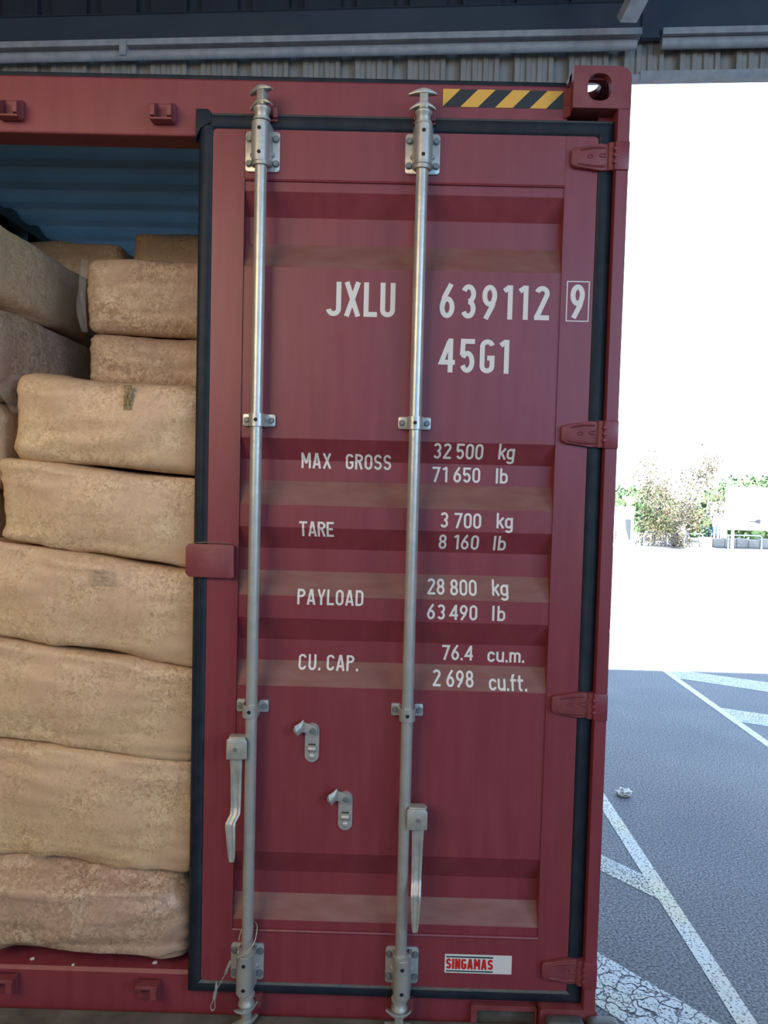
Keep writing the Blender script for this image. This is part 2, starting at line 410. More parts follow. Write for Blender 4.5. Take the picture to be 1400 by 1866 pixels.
wbar(b, -11, 1.155, .0, .06, 5.10, 5.112); wbar(b, 1.245, 11, .0, .06, 5.125, 5.137)
struct('trim_2', b, m_beam)
b = BM(); wbar(b, -11, 1.15, .02, .10, 4.932, 4.962); wbar(b, 1.25, 11, .02, .09, 4.935, 4.965)
wbar(b, -1.42, -1.385, .05, .11, 4.88, 4.95)
struct('trim_3', b, m_flange)
b = BM(); tube(b, [wallpt(s, .075, 4.893) for s in (-11, -6, -2, 0, 1.13)], .024, 14); tube(b, [wallpt(s, .06, 4.905) for s in (1.25, 4, 8, 11)], .026, 14)
struct('trim_4', b, m_flange, smooth=40)
# knee brace running up from the beam towards the dock roof
b = BM()
for sgn in (0,):
    A = Vector((.975, 1.30, 4.862)); Bv = Vector((1.50, .10, 5.99))
    wv = Vector((.075, .0, .0)); hv = Vector((0, .06, .06))
    q = [A, A + wv, A + wv + hv, A + hv, Bv, Bv + wv, Bv + wv + hv, Bv + hv]
    v = [b.verts.new(p) for p in q]
    for f in ((0, 1, 2, 3), (7, 6, 5, 4), (0, 4, 5, 1), (1, 5, 6, 2), (2, 6, 7, 3), (3, 7, 4, 0)): b.faces.new([v[i] for i in f])
struct('trim_5', b, m_flange)

# painted bay lines on the asphalt
def strip(bm, quad, z):
    vv = [bm.verts.new((p[0], p[1], z)) for p in quad]; bm.faces.new(vv)
def line_obj(name, quads, m, z):
    b = BM()
    for q in quads: strip(b, q, z)
    o = obj(name, b, m); o['kind'] = 'structure'; return o
line_obj('bay_line', [[(1.865, .2), (1.975, .2), (1.985, 8.6), (1.875, 8.6)]], m_line, .004)
line_obj('bay_line', [[(4.10, 1.0), (4.20, 1.0), (4.20, 14), (4.10, 14)]], m_line, .004)
hq = lambda x, y, w: [(x, y), (x, y - w), (x - 1.25, y - w + 1.52), (x - 1.25, y + 1.52)]
line_obj('bay_hatching', [hq(1.92, 3.05, .32)], m_hatch, .0035)
line_obj('bay_hatching', [hq(1.90, 1.46, .62)], m_crack, .0035)
h2 = lambda x, y: [(x, y), (x, y - .45), (x + 2.2, y - .45 + .9), (x + 2.2, y + .9)]
line_obj('bay_hatching', [[(4.16, 7.30), (4.16, 6.75), (7.0, 5.2), (7.0, 5.9)]], m_hatch, .0035)
line_obj('bay_hatching', [[(4.16, 9.3), (4.16, 8.7), (7.0, 7.0), (7.0, 7.7)]], m_hatch, .0035)

# ------------------------------------------------------------------ the container
CX = -.564; XR = .655; XL = -1.783; ZT = 3.975; ZB = 1.09; CL = 12.1
con = empty('shipping_container', (CX, 0, ZB), 'maroon shipping container with right door shut and left side open on bales', 'container')
# shell
b = BM(); box(b, -1.60, .486, .025, .12, 3.778, 3.943, .006); obj('header', b, m_red, con)
b = BM(); box(b, -1.60, .487, .055, .17, 3.90, 3.969, .004); obj('roof_edge', b, m_rub, con, label='roof edge coloured dark as the shaded gap')  # dark material stands in for the shaded gap along the roof
b = BM(); prism(b, [(.025, 1.10), (.025, 1.250), (.034, 1.259), (.12, 1.266), (.16, 1.266), (.16, 1.10)], 'x', XL + .03, XR - .03); obj('sill', b, m_red, con)
# corner posts: outer strip, recess behind the door edge
def post(x_out, sgn):
    bm = BM()
    # L section: outer flange to Y=-.03, recess plate at Y=.03
    xo = x_out; xi = x_out - sgn * .034; xr = x_out - sgn * .075
    poly = [(xo, -.028), (xi, -.028), (xi - sgn * .002, -.02), (xi - sgn * .002, .03), (xr, .03), (xr, .12), (xo, .12)]
    prism(bm, poly, 'z', 1.20, 3.86)
    return bm
obj('corner_post', post(XR - .003, 1), m_red, con); obj('corner_post', post(XL + .003, -1), m_red, con)
# corner castings
def casting(xi, xo, z0, z1, top):
    bm = BM(); w = .028; x0, x1 = min(xi, xo), max(xi, xo)
    zc = (z0 + z1) / 2; xc = (x0 + x1) / 2 - .008 * (1 if xo > xi else -1)
    N = 6
    def oval(a, bb, c, d): return rrect(c - a, c + a, d - bb, d + bb, min(a, bb) * .98, N)
    if top and xo > xi:
        out = rrect(x0, x1, z0, z1, .002, N)
        # rounded outer top corner
        rc = .034
        out[:N + 1] = [(x1 - rc + rc * cos(rad(90 * k / N)), z1 - rc + rc * sin(rad(90 * k / N))) for k in range(N + 1)]
    else: out = rrect(x0, x1, z0, z1, .01, N)
    holed(bm, out, rrect(xc - .0335, xc + .0335, zc - .038, zc + .038, .028, N), 'y', -.03, -.002)
    yc = .06
    s0, s1 = (x1 - w, x1) if xo > xi else (x0, x0 + w)
    zt = z1 - .03 if top else z1
    holed(bm, rrect(-.004, .148, z0, zt, .004, N), oval(.042, .033, yc, zc), 'x', s0, s1)
    zz = (z1 - .026, z1) if top else (z0, z0 + .026)
    ex1 = x1 - .03 if xo > xi else x1
    ex0 = x0 if xo > xi else x0 + .03
    holed(bm, rrect(ex0, ex1, -.004, .148, .004, N), oval(.034, .055, xc - .012, .068), 'z', *zz)
    zz2 = (z0, z0 + .012) if top else (z1 - .012, z1)
    box(bm, x0 + .004, x1 - .004, -.027, .146, zz2[0] + .001 - .002 * (not top), zz2[1] - .001)
    i0, i1 = (x0, x0 + .012) if xo > xi else (x1 - .012, x1)
    box(bm, i0, i1, -.004, .03, z0, z1 - .004)
    return bm
obj('corner_casting', casting(.488, .652, 3.857, 3.974, True), m_redd, con)
obj('corner_casting', casting(-1.616, -1.780, 3.857, 3.974, True), m_redd, con)
obj('corner_casting', casting(.488, .658, 1.09, 1.214, False), m_redd, con)
obj('corner_casting', casting(-1.616, -1.786, 1.09, 1.214, False), m_redd, con)
# gusset beside the top casting
b = BM(); prism(b, [(.470, .026), (.489, .004), (.489, .03), (.47, .03)], 'z', 3.85, 3.93); obj('header_gusset', b, m_redd, con)
# corrugated roof, walls, floor, far end
def trap(n0, n1, pitch, depth):
    out = []; t = n0
    while t < n1:
        out += [(t, 0), (t + pitch * .32, 0), (t + pitch * .5, depth), (t + pitch * .82, depth)]; t += pitch
    out.append((min(t, n1 + pitch), 0)); return out
P = trap(.13, CL - .25, .232, .022)
b = BM(); grid_faces(b, [[(xx, y, z + zo + .004 * (0 if abs(xx - CX) > 1 else 1)) for y, z in P] for xx, zo in ((XL + .006, 3.925), (CX, 3.928), (XR - .006, 3.925))])
bmesh.ops.solidify(b, geom=b.faces[:], thickness=-.004); obj('roof_panel', b, m_int, con)
P = trap(.13, CL - .25, .278, .036)
for xs, sg in ((XL + .012, 1), (XR - .012, -1)):
    b = BM(); grid_faces(b, [[(xs + sg * d, y, z) for y, d in P] for z in (1.26, 3.922)])
    bmesh.ops.solidify(b, geom=b.faces[:], thickness=.003); obj('side_panel', b, m_int if sg == 1 else [m_red, m_int], con)
b = BM(); box(b, XL + .04, XR - .04, .16, CL, 1.10, 1.266); obj('deck', b, m_floorw, con)
b = BM(); box(b, XL + .04, XR - .04, CL - .06, CL, 1.20, 3.93); obj('end_panel', b, m_int, con)
for x0, x1 in ((XL + .011, XL + .060), (XR - .060, XR - .011)):
    b = BM(); box(b, x0, x1, .15, CL - .06, 3.895, 3.962); obj('roof_cove', b, m_int, con)
for xs in ((XL, XL + .010), (XR - .010, XR)):
    b = BM(); box(b, xs[0], xs[1], .15, CL, 3.86, 3.94); obj('top_rail', b, m_red, con)
    b = BM(); box(b, xs[0], xs[1], .15, CL, 1.10, 1.25); obj('bottom_rail', b, m_red, con)

# ---- right door leaf
LX0, LX1, LZ0, LZ1 = -.541, .572, 1.251, 3.790
PX0, PX1, PZ0, PZ1 = -.448, .479, 1.412, 3.648
def ring_frame(bm, o, i, y0, y1):
    holed(bm, o, i, 'y', y0, y1)
b = BM()
ring_frame(b, rrect(LX0, LX1, LZ0, LZ1, .012, 5), rrect(PX0, PX1, PZ0, PZ1, .003, 5), 0, .05)
# weld seams where rails meet stiles
tube(b, [(PX0 + .0, .001, PZ1 + .0), (PX1, .001, PZ1)], .0035, 6); tube(b, [(PX0, .001, PZ0), (PX1, .001, PZ0)], .005, 6)
tube(b, [(PX1, .0012, PZ1), (PX1, .0012, LZ1 - .002)], .002, 6); tube(b, [(PX0, .0012, PZ1), (PX0, .0012, LZ1 - .002)], .002, 6)
tube(b, [(PX1, .0012, PZ0), (PX1, .0012, LZ0 + .04)], .002, 6)
door = obj('container_door', b, m_red, con, label='closed right door leaf', smooth=30)
PF = .005; PD = .037     # panel face, recess depth
grooves = [(3.617, 3.554, 3.477, 3.400), (2.903, 2.8397, 2.777, 2.706), (2.640, 2.574, 2.506, 2.4355), (2.368, 2.2965, 2.2325, 2.163), (1.654, 1.576, 1.508, 1.443)]
PROF = [(PZ1 + .005, PF)]
for a, c, d, e in grooves: PROF += [(a, PF), (c, PF + PD), (d, PF + PD), (e, PF)]
PROF.append((PZ0 - .005, PF))
def panel_y(z):
    if z >= PROF[0][0] or z <= PROF[-1][0]: return PF
    for (za, ya), (zb, yb) in zip(PROF, PROF[1:]):
        if zb <= z <= za: return ya + (yb - ya) * (za - z) / (za - zb)
b = BM()
loop_ = [(z, y) for z, y in PROF] + [(z, y + .0035) for z, y in PROF[::-1]]
grid_faces(b, [[(xx, y, z) for z, y in loop_] for xx in (PX0 - .002, PX1 + .002)], True)
for f in b.faces: f.normal_update()
pan = obj('corrugated_panel', b, [m_red, m_reddust], door)
for p_ in pan.data.polygons:
    if p_.normal.z > .3 and p_.normal.y < -.3: p_.material_index = 1
# light dust lying in thin runs is part of the paint; gasket: swept section round the leaf
sec = [(-.004, .014), (-.002, .004), (.008, -.005), (.022, -.009), (.034, -.007), (.042, .0), (.046, .012), (.046, .026), (-.004, .026)]
def gasket_ring(x0, x1, z0, z1, pl, pr, pt, pb):
    bm = BM(); rows = []
    for o, y in sec:
        k = o / .046
        rows.append([(x0 - k * pl, y, z0 - k * pb), (x1 + k * pr, y, z0 - k * pb), (x1 + k * pr, y, z1 + k * pt), (x0 - k * pl, y, z1 + k * pt)])
    grid_faces(bm, rows, True); return bm
gk = obj('door_gasket', gasket_ring(LX0, LX1, LZ0, LZ1, .043, .048, .048, .038), [m_rub, m_rubtop], door, smooth=50)
for p_ in gk.data.polygons:
    if p_.normal.z > .35: p_.material_index = 1
b = BM(); prism(b, [(-.590, 3.842), (-.555, 3.842), (-.545, 3.832), (-.545, 3.80), (-.578, 3.79), (-.592, 3.75)], 'y', -.011, .02, .004); obj('gasket_corner', b, m_rub, door, smooth=40)

# ---- lettering as painted strokes following the panel
def arc(cx, cy, rx, ry, a0, a1, n=14):
    return [(cx + rx * cos(rad(a0 + (a1 - a0) * k / n)), cy + ry * sin(rad(a0 + (a1 - a0) * k / n))) for k in range(n + 1)]
def glyph(c, s, W):
    l, r, bt, t, m = s / 2, W - s / 2, s / 2, 1 - s / 2, W / 2
    R = (r - l) / 2; q = (t - bt) / 4; O = False; C = True
    if c in '0O': return W, [(arc(m, t - R * 1.15, R, R * 1.15, 0, 180) + arc(m, bt + R * 1.15, R, R * 1.15, 180, 360), C)]
    if c == '1': return W * .62, [([(W * .62 - l, 0), (W * .62 - l, 1)], O), ([(W * .62 - s * .6, .955), (0.02, .83)], O)]
    if c == '2': return W, [(arc(m, t - R, R, R, 165, -25) + [(l + .01, bt + .03)], O), ([(0.0, bt), (W, bt)], O)]
    if c == '3': return W, [(arc(m, t - q, R, q, 155, -90), O), (arc(m, bt + q, R, q, 90, -155), O)]
    if c == '4': return W * 1.05, [([(r - .03, 0), (r - .03, 1)], O), ([(r - .06, t), (l + .0, .30), (W * 1.08, .30)], O)]
    if c == '5': return W, [([(W, t), (l + .02, t), (l, .52)], O), (arc(m, bt + q * 1.18, R, q * 1.18, 150, -155), O)]
    if c == '6': return W, [(arc(m, bt + q * 1.15, R, q * 1.15, 0, 360, 28)[:-1], C), ([(m + R * .75, 1), (m - R * .55, .62), (l, bt + q * 1.2)], O)]
    if c == '9': return W, [(arc(m, t - q * 1.15, R, q * 1.15, 0, 360, 28)[:-1], C), ([(m - R * .75, 0), (m + R * .55, .38), (r, t - q * 1.2)], O)]
    if c == '7': return W, [([(0, t), (r, t), (m - .10, 0)], O)]
    if c == '8': return W, [(arc(m, t - q * .98, R * .9, q * .98, 0, 360, 24)[:-1], C), (arc(m, bt + q * 1.02, R, q * 1.02, 0, 360, 24)[:-1], C)]
    if c == 'J': return W, [([(r, 1)] + arc(m, bt + R, R, R, 0, -172), O)]
    if c == 'X': return W * 1.1, [([(l, 1), (W * 1.1 - l, 0)], O), ([(W * 1.1 - l, 1), (l, 0)], O)]
    if c == 'L': return W * .9, [([(l, 1), (l, bt), (W * .9, bt)], O)]
    if c == 'U': return W, [([(l, 1)] + arc(m, bt + R, R, R, 180, 360) + [(r, 1)], O)]
    if c == 'G': return W, [(arc(m, t - R, R, R, 15, 180) + arc(m, bt + R, R, R, 180, 360) + [(r, .45), (m, .45)], O)]
    if c == 'C': return W, [(arc(m, t - R, R, R, 5, 180) + arc(m, bt + R, R, R, 180, 355), O)]
    if c == 'M': w = W * 1.2; return w, [([(l, 0), (l, 1)], O), ([(w - l, 0), (w - l, 1)], O), ([(l, 1), (w / 2, .32)], O), ([(w / 2, .32), (w - l, 1)], O)]
    if c == 'N': return W, [([(l, 0), (l, 1)], O), ([(r, 0), (r, 1)], O), ([(l, .97), (r, .03)], O)]
    if c == 'I': return s, [([(l, 0), (l, 1)], O)]
    if c == 'A': w = W * 1.1; return w, [([(l, 0), (w / 2 - .02, 1)], O), ([(w / 2 + .02, 1), (w - l, 0)], O), ([(l + .08, .27), (w - l - .08, .27)], O)]
    if c in 'RP':
        g = [([(l, 0), (l, 1)], O), ([(l, t)] + arc(r - .2, .74 - .0, .2, t - .74, 90, -90) + [(l, .74 - (t - .74))], O)]
        if c == 'R': g.append(([(m, .74 - (t - .74)), (r, 0)], O))
        return W, g
    if c == 'S': return W, [(arc(m, t - q, R, q, 15, 270) + arc(m, bt + q, R, q, 90, -165)[1:], O)]
    if c == 'T': return W, [([(0, t), (W, t)], O), ([(m, t), (m, 0)], O)]
    if c == 'E': return W * .92, [([(W * .92, t), (l, t), (l, bt), (W * .92, bt)], O), ([(l, .52), (W * .82, .52)], O)]
    if c == 'Y': w = W * 1.05; return w, [([(l, 1), (w / 2, .42), (w - l, 1)], O), ([(w / 2, .46), (w / 2, 0)], O)]
    if c == 'D': return W, [([(l, bt), (l, t), (m, t)] + arc(m, t - R, R, R, 90, 0) + arc(m, bt + R, R, R, 0, -90), C)]
    if c == '.': return s * 1.1, [([(s * .55, 0), (s * .55, s * 1.1)], O)]
    X = .70; tx = X - s / 2; mm = (X) / 2
    if c == 'k': return W, [([(l, 0), (l, 1)], O), ([(r, X), (l, .28)], O), ([(l + .13, .40), (r, 0)], O)]
    if c == 'g': return W, [(arc(m, tx - R, R, R, 0, 180) + arc(m, bt + R, R, R, 180, 360), C), ([(r, X)] + arc(m, -.10, R, .12, 0, -165), O)]
    if c == 'l': return s, [([(l, 0), (l, 1)], O)]
    if c == 'b': return W, [([(l, 0), (l, 1)], O), (arc(m, tx - R, R, R, 0, 180) + arc(m, bt + R, R, R, 180, 360), C)]
    if c == 'c': return W * .95, [(arc(m, tx - R, R, R, 15, 180) + arc(m, bt + R, R, R, 180, 345), O)]
    if c == 'u': return W, [([(l, X)] + arc(m, bt + R, R, R, 180, 360) + [(r, X)], O), ([(r, X), (r, 0)], O)]
    if c == 'm':
        w = W * 1.45; R2 = (w - s) / 4
        return w, [([(l, 0), (l, X)], O), ([(l, tx - R2)] + arc(l + R2, tx - R2, R2, R2, 180, 0) + [(l + 2 * R2, 0)], O), ([(l + 2 * R2, tx - R2)] + arc(l + 3 * R2, tx - R2, R2, R2, 180, 0) + [(l + 4 * R2, 0)], O)]
    if c == 'f': return W * .75, [([(l + .07, 0), (l + .07, t - .12)] + arc(l + .19, t - .12, .12, .12, 180, 80), O), ([(0, X - s / 2), (W * .75, X - s / 2)], O)]
    if c == 't': return W * .75, [([(l + .07, .92), (l + .07, bt + .12)] + arc(l + .19, bt + .12, .12, .12, 180, 290), O), ([(0, X - s / 2), (W * .75, X - s / 2)], O)]
    raise KeyError(c)
def ribbon(bm, pts, closed, half, fx, fz, y0=0.0):
    P = [Vector((fx(p), fz(p))) for p in pts]
    Q = [P[0]]
    for p in P[1:]:
        if (p - Q[-1]).length > 1e-6: Q.append(p)
    if closed and (Q[0] - Q[-1]).length < 1e-6: Q.pop()
    P = Q; n = len(P); A, B = [], []
    for i in range(n):
        a = P[i - 1] if (closed or i > 0) else None
        c = P[(i + 1) % n] if (closed or i < n - 1) else None
        d1 = (P[i] - a).normalized() if a is not None else None
        d2 = (c - P[i]).normalized() if c is not None else None
        if d1 is None: d1 = d2
        if d2 is None: d2 = d1
        n1 = Vector((-d1.y, d1.x)); n2 = Vector((-d2.y, d2.x)); mv = n1 + n2
        if mv.length < .2: mv = n1
        mv.normalize(); k = 1 / max(.42, mv.dot(n1))
        A.append(P[i] + mv * half * k); B.append(P[i] - mv * half * k)
    va = [bm.verts.new((p.x, y0, p.y)) for p in A]; vb = [bm.verts.new((p.x, y0, p.y)) for p in B]
    for i in range(n if closed else n - 1):
        j = (i + 1) % n
        try: bm.faces.new((va[i], va[j], vb[j], vb[i]))
        except ValueError: pass
def text_mesh(bm, s, x0, x1, z0, H, st=.15, W=.43):
    k = 0
    G = [glyph(c, st, W) if c != ' ' else (.2, []) for c in s]
    tot = sum(g[0] for g in G) * H
    gap = (x1 - x0 - tot) / max(1, len(s) - 1)
    x = x0
    for w, strokes in G:
        for pts, cl in strokes:
            ribbon(bm, pts, cl, st * H / 2, lambda p: x + p[0] * H, lambda p: z0 + p[1] * H, -.00025 * (k % 3)); k += 1
        x += w * H + gap
def drape(bm, yfun, cuts, eps):
    for z in cuts:
        bmesh.ops.bisect_plane(bm, geom=bm.verts[:] + bm.edges[:] + bm.faces[:], plane_co=(0, 0, z), plane_no=(0, 0, 1), dist=1e-6)
    for v in bm.verts: v.co.y += yfun(v.co.z) - eps
def paint(name, words, label, flat=None, m=None, parent=None, st=.145, eps=.0008, W=None):
    for w in words:
        bm = BM(); text_mesh(bm, *w, st=st, W=W or (.44 if w[4] > .08 else .52)); drape(bm, panel_y, [z for z, y in PROF[1:-1]], eps)
        obj(name, bm, m_white, door, label=label + ' reading ' + w[0])
paint('number_lettering', [('JXLU', -.204, -.002, 3.2625, .0995), ('639112', .128, .4476, 3.2645, .0985)], 'large white container number lettering')
bm = BM(); text_mesh(bm, '9', .507, .5525, 3.272, .097)
for v in bm.verts: v.co.y -= .0008
obj('check_digit', bm, m_white, door, label='large white check digit reading 9')
bm = BM()
o_, i_ = rrect(.4955, .562, 3.262, 3.3785, .001, 2), rrect(.4985, .559, 3.265, 3.3755, .001, 2)
v_ = [bm.verts.new((p[0], 0, p[1])) for p in o_]; w_ = [bm.verts.new((p[0], 0, p[1])) for p in i_]
for k in range(len(v_)): bm.faces.new((v_[k], v_[(k + 1) % len(v_)], w_[(k + 1) % len(v_)], w_[k]))
for v in bm.verts: v.co.y += -.0006
obj('digit_box', bm, m_white, door, label='thin white box round the check digit')
paint('size_lettering', [('45G1', .1305, .335, 3.107, .0985)], 'large white size code')
h = .0455
paint('gross_lettering', [('MAX', -.271, -.181, 2.8165, h), ('GROSS', -.138, -.0015, 2.8165, h), ('32', .1223, .1755, 2.8545, h), ('500', .1905, .2705, 2.8545, h), ('kg', .316, .364, 2.857, h),
      ('71', .1227, .1677, 2.785, h), ('650', .1856, .2662, 2.785, h), ('lb', .313, .3486, 2.785, h)], 'white maximum gross weight lettering')
paint('tare_lettering', [('TARE', -.270, -.167, 2.6135, h), ('3', .1475, .168, 2.651, h), ('700', .1896, .2689, 2.650, h), ('kg', .3143, .3627, 2.653, h),
      ('8', .1463, .167, 2.5845, h), ('160', .1917, .2661, 2.5845, h), ('lb', .3101, .3471, 2.5845, h)], 'white tare weight lettering')
paint('payload_lettering', [('PAYLOAD', -.271, -.074, 2.4105, h), ('28', .116, .1677, 2.4495, h), ('800', .1843, .2638, 2.4485, h), ('kg', .3095, .3581, 2.451, h),
      ('63', .1164, .1699, 2.3765, h), ('490', .1831, .266, 2.3765, h), ('lb', .3102, .3491, 2.3765, h)], 'white payload lettering')
paint('capacity_lettering', [('CU.', -.267, -.1995, 2.2075, h), ('CAP.', -.1817, -.0855, 2.2075, h), ('76.4', .1673, .2602, 2.247, h), ('cu.m.', .3049, .417, 2.2443, h),
      ('2', .140, .163, 2.1735, h), ('698', .1809, .2626, 2.1725, h), ('cu.ft.', .3087, .4229, 2.1665, h)], 'white capacity lettering')
# maker's sticker
b = BM(); box(b, .1997, .4026, -.0012, .0005, 1.2985, 1.3563); stk = obj('sticker', b, m_stwh, door, label='small white maker sticker')
bm = BM(); text_mesh(bm, 'SINGAMAS', .2035, .346, 1.3110, .0325, st=.205, W=.50)
for v in bm.verts: v.co.y += -.0018
obj('sticker_lettering', bm, m_stred, door, label='red sticker lettering')
for za, zb in ((1.3465, 1.3508), (1.3025, 1.3063)):
    b = BM(); box(b, .204, .346, -.0017, -.001, za, zb); obj('sticker_band', b, m_stgrn, door, label='dark green sticker band')
# hazard tape on header
b = BM(); YS = .0245
hx0, hx1, hz0, hz1 = .1215, .4725, 3.877, 3.9275
box(b, hx0, hx1, YS - .0005, YS + .002, hz0, hz1); 
for f in b.faces: f.material_index = 0
def band(xa, xb):      # yellow parallelogram slanting to the right, clipped to the tape
    sl = .0505
    q = [(xa, hz0), (xb, hz0), (xb + sl, hz1), (xa + sl, hz1)]
    q = [(min(max(px, hx0), hx1), pz) for px, pz in q]
    if q[0][0] == hx0 and xa < hx0: q = [(hx0, hz0), (max(xb, hx0), hz0), (xb + sl, hz1), (hx0, hz1)]
    vv = [b.verts.new((p[0], YS - .0012, p[1])) for p in q]
    f = b.faces.new(vv); f.material_index = 1
for xa, xb in ((-.1, .1217), (.1725, .2235), (.2735, .3245), (.3745, .4220)): band(xa, xb)
obj('hazard_tape', b, [m_blk, m_yel], con, label='yellow and black striped tape')

# ---- red overlap plate on the free edge of the door
b = BM(); prism(b, [(-.590, 2.586), (-.599, 2.577), (-.599, 2.499), (-.589, 2.488), (-.461, 2.486), (-.456, 2.491), (-.457, 2.580), (-.462, 2.586)], 'y', -.024, -.014, .0018)
box(b, -.54, -.47, -.015, .002, 2.492, 2.580)
plate = obj('overlap_plate', b, m_redd, con, smooth=30)
b = BM()
for k in range(5):
    tube(b, spline([(-.58 + .02 * k, -.02, 2.588 + .001 * k), (-.54 + .01 * k, -.02 - .003 * (k % 3), 2.592), (-.50, -.016, 2.590 + .002 * (k % 2)), (-.462, -.018 - .002 * k, 2.586 + .001 * k)], 5), .0008, 5)
obj('straw_strands', b, m_floorw, plate, label='dry straw strands on plate edge')

# ---- hinges and their lugs
def hinge(zc, lug=True):
    b = BM()
    poly = [(.4915, zc - .020), (.4915, zc + .019), (.5, zc + .025), (.575, zc + .0375), (.604, zc + .0385), (.604, zc - .0385), (.575, zc - .0375), (.505, zc - .029)]
    prism(b, poly, 'y', -.016, .001, .004)
    cyl(b, (.607, -.012, zc), 'z', -.0385, .0385, .0125, 16)
    h = obj('hinge', b, m_redd, con, smooth=35)
    b = BM()
    tube(b, [(.517, -.0165, zc + .0185), (.555, -.0165, zc + .0255), (.588, -.0165, zc + .0255)], .003, 6)
    tube(b, [(.512, -.0165, zc - .0205), (.555, -.0165, zc - .0265), (.59, -.0165, zc - .0265)], .003, 6)
    tube(b, [(.59, -.0165, zc + .008), (.577, -.0165, zc + .008), (.572, -.0165, zc + .0035), (.577, -.0165, zc), (.59, -.0165, zc)], .0022, 6)
    tube(b, [(.546 + .007 * cos(t * pi / 6), -.0165, zc + .001 + .0045 * sin(t * pi / 6)) for t in range(13)], .0013, 6)
    obj('hinge_rib', b, m_redd, h, smooth=60)
    b = BM(); box(b, .612, .6535, -.034, .03, zc - .042, zc + .040, .004)
    for dz in (-.018, .0, .018): box(b, .608, .619, -.036, -.02, zc + dz - .005, zc + dz + .005, .002)
    obj('hinge_lug', b, m_red, h, smooth=35)
    return h
h1 = hinge(3.727)
for z in (2.936, 2.136, 1.322): shift_copy(h1, (0, 0, z - 3.727))

# ---- cam keepers on header and sill
def keeper(xc, zc, up_):
    b = BM(); s = 1 if up_ else -1
    box(b, xc - .034, xc + .034, .012, .026, zc - .026, zc + .026, .004)
    for dx in (-.030, .018):
        prism(b, [(.02, zc - s * .028), (-.022, zc - s * .022), (-.022, zc + s * .008), (.02, zc + s * .030)], 'x', xc + dx, xc + dx + .014, .002)
    box(b, xc - .032, xc + .032, -.016, .02, zc - s * .028 - .003, zc - s * .028 + .003, .001)
    return obj('cam_keeper', b, m_redd, con)
k1 = keeper(.068, 3.838, True)
for xx in (-.385, -.69, -1.135): shift_copy(k1, (xx - .068, 0, 0))
def keeper_b(xc, zc):
    b = BM()
    box(b, xc - .034, xc + .034, .008, .026, zc - .030, zc + .030, .004)
    box(b, xc - .034, xc + .034, -.022, .02, zc + .020, zc + .030, .002)
    prism(b, [(.02, zc + .028), (-.022, zc + .022), (-.022, zc - .012), (.02, zc - .032)], 'x', xc + .012, xc + .032, .002)
    prism(b, [(.02, zc + .028), (-.018, zc + .022), (-.010, zc + .004), (.02, zc - .004)], 'x', xc - .032, xc - .018, .002)
    return obj('cam_keeper', b, m_redd, con)
k2 = keeper_b(-.703, 1.208)
for xx in (.075, -.385, -1.142): shift_copy(k2, (xx + .703, 0, -.012 if xx > -.5 else .006))
# recessed pocket on the bottom rail
b = BM(); holed(b, rrect(.285, .485, 1.10, 1.196, .006, 3), rrect(.303, .485 - .006, 1.10 + .004, 1.180, .006, 3), 'y', .004, .026); obj('pocket_frame', b, m_redd, con)
b = BM(); box(b, .300, .482, .0235, .0245, 1.103, 1.182); obj('pocket_plate', b, m_conc, con, label='dirty grey pocket plate')

# ---- locking bars
RY = -.043
def wing(bm, c, L1, L2, dp, th, droop, ang, n=14):
    """anvil shaped cam wing: tapered both in depth and thickness; ang about Z"""
    rows = []
    for i in range(n + 1):
        t = -1 + 2 * i / n
        x = t * (L1 if t < 0 else L2)
        k = max(.12, 1 - abs(t) ** 1.6); dz = -droop * t * t
        hy, hz = dp * (.35 + .65 * k), th * (.25 + .75 * k)
        ring = []
        for a in range(10):
            ca, sa = cos(2 * pi * a / 10), sin(2 * pi * a / 10)
            px, py, pz = x, hy * math.copysign(abs(ca) ** .6, ca), dz + hz * math.copysign(abs(sa) ** .6, sa)
            ring.append((c[0] + px * cos(ang) - py * sin(ang), c[1] + px * sin(ang) + py * cos(ang), c[2] + pz))
        rows.append(ring)
    V = grid_faces(bm, rows, True); bm.faces.new(V[0][::-1]); bm.faces.new(V[-1])
def cam_head(xc, z, s, ang):
    """s=+1 top cam, -1 bottom cam"""
    b = BM()
    lathe(b, (xc, RY, z), 'z', [(s * 0, .0205), (s * .022, .0205), (s * .026, .0245), (s * .032, .0245), (s * .040, .016), (s * .044, .010)], 22)
    w = .0125
    bx = [(-w, -.011), (w, -.011), (w, .011), (-w, .011)]
    bx = [(xc + p[0] * cos(ang) - p[1] * sin(ang), RY + p[0] * sin(ang) + p[1] * cos(ang)) for p in bx]
    prism(b, bx, 'z', min(z + s * .034, z + s * .092), max(z + s * .034, z + s * .092), .003)
    wing(b, (xc, RY, z + s * .052), .040, .035, .014, .0075, s * .014, ang)
    wing(b, (xc, RY, z + s * .087), .043, .036, .016, .0085, s * .007, ang)
    return b
def lock_bar(xc, angt, angb):
    b = BM(); cyl(b, (xc, RY, 0), 'z', 1.26, 3.80, .0172, 24)
    o = obj('locking_bar', b, m_galv, con, smooth=40)
    obj('cam', cam_head(xc, 3.797, 1, angt), m_galvd, o, smooth=45)
    obj('cam', cam_head(xc, 1.243, -1, angb), m_galvd, o, smooth=45)
    for z0, z1 in ((3.668, 3.682), (3.793, 3.803), (1.236, 1.247), (1.366, 1.379)):
        b = BM(); lathe(b, (xc, RY, 0), 'z', [(z0, .018), (z0 + .001, .0245), (z1 - .002, .0245), (z1, .018)], 24)
        obj('collar', b, m_galvd, o, smooth=40)
    return o
bar_l = lock_bar(-.3935, rad(-32), rad(38))
bar_r = lock_bar(.0645, rad(-4), rad(-3))
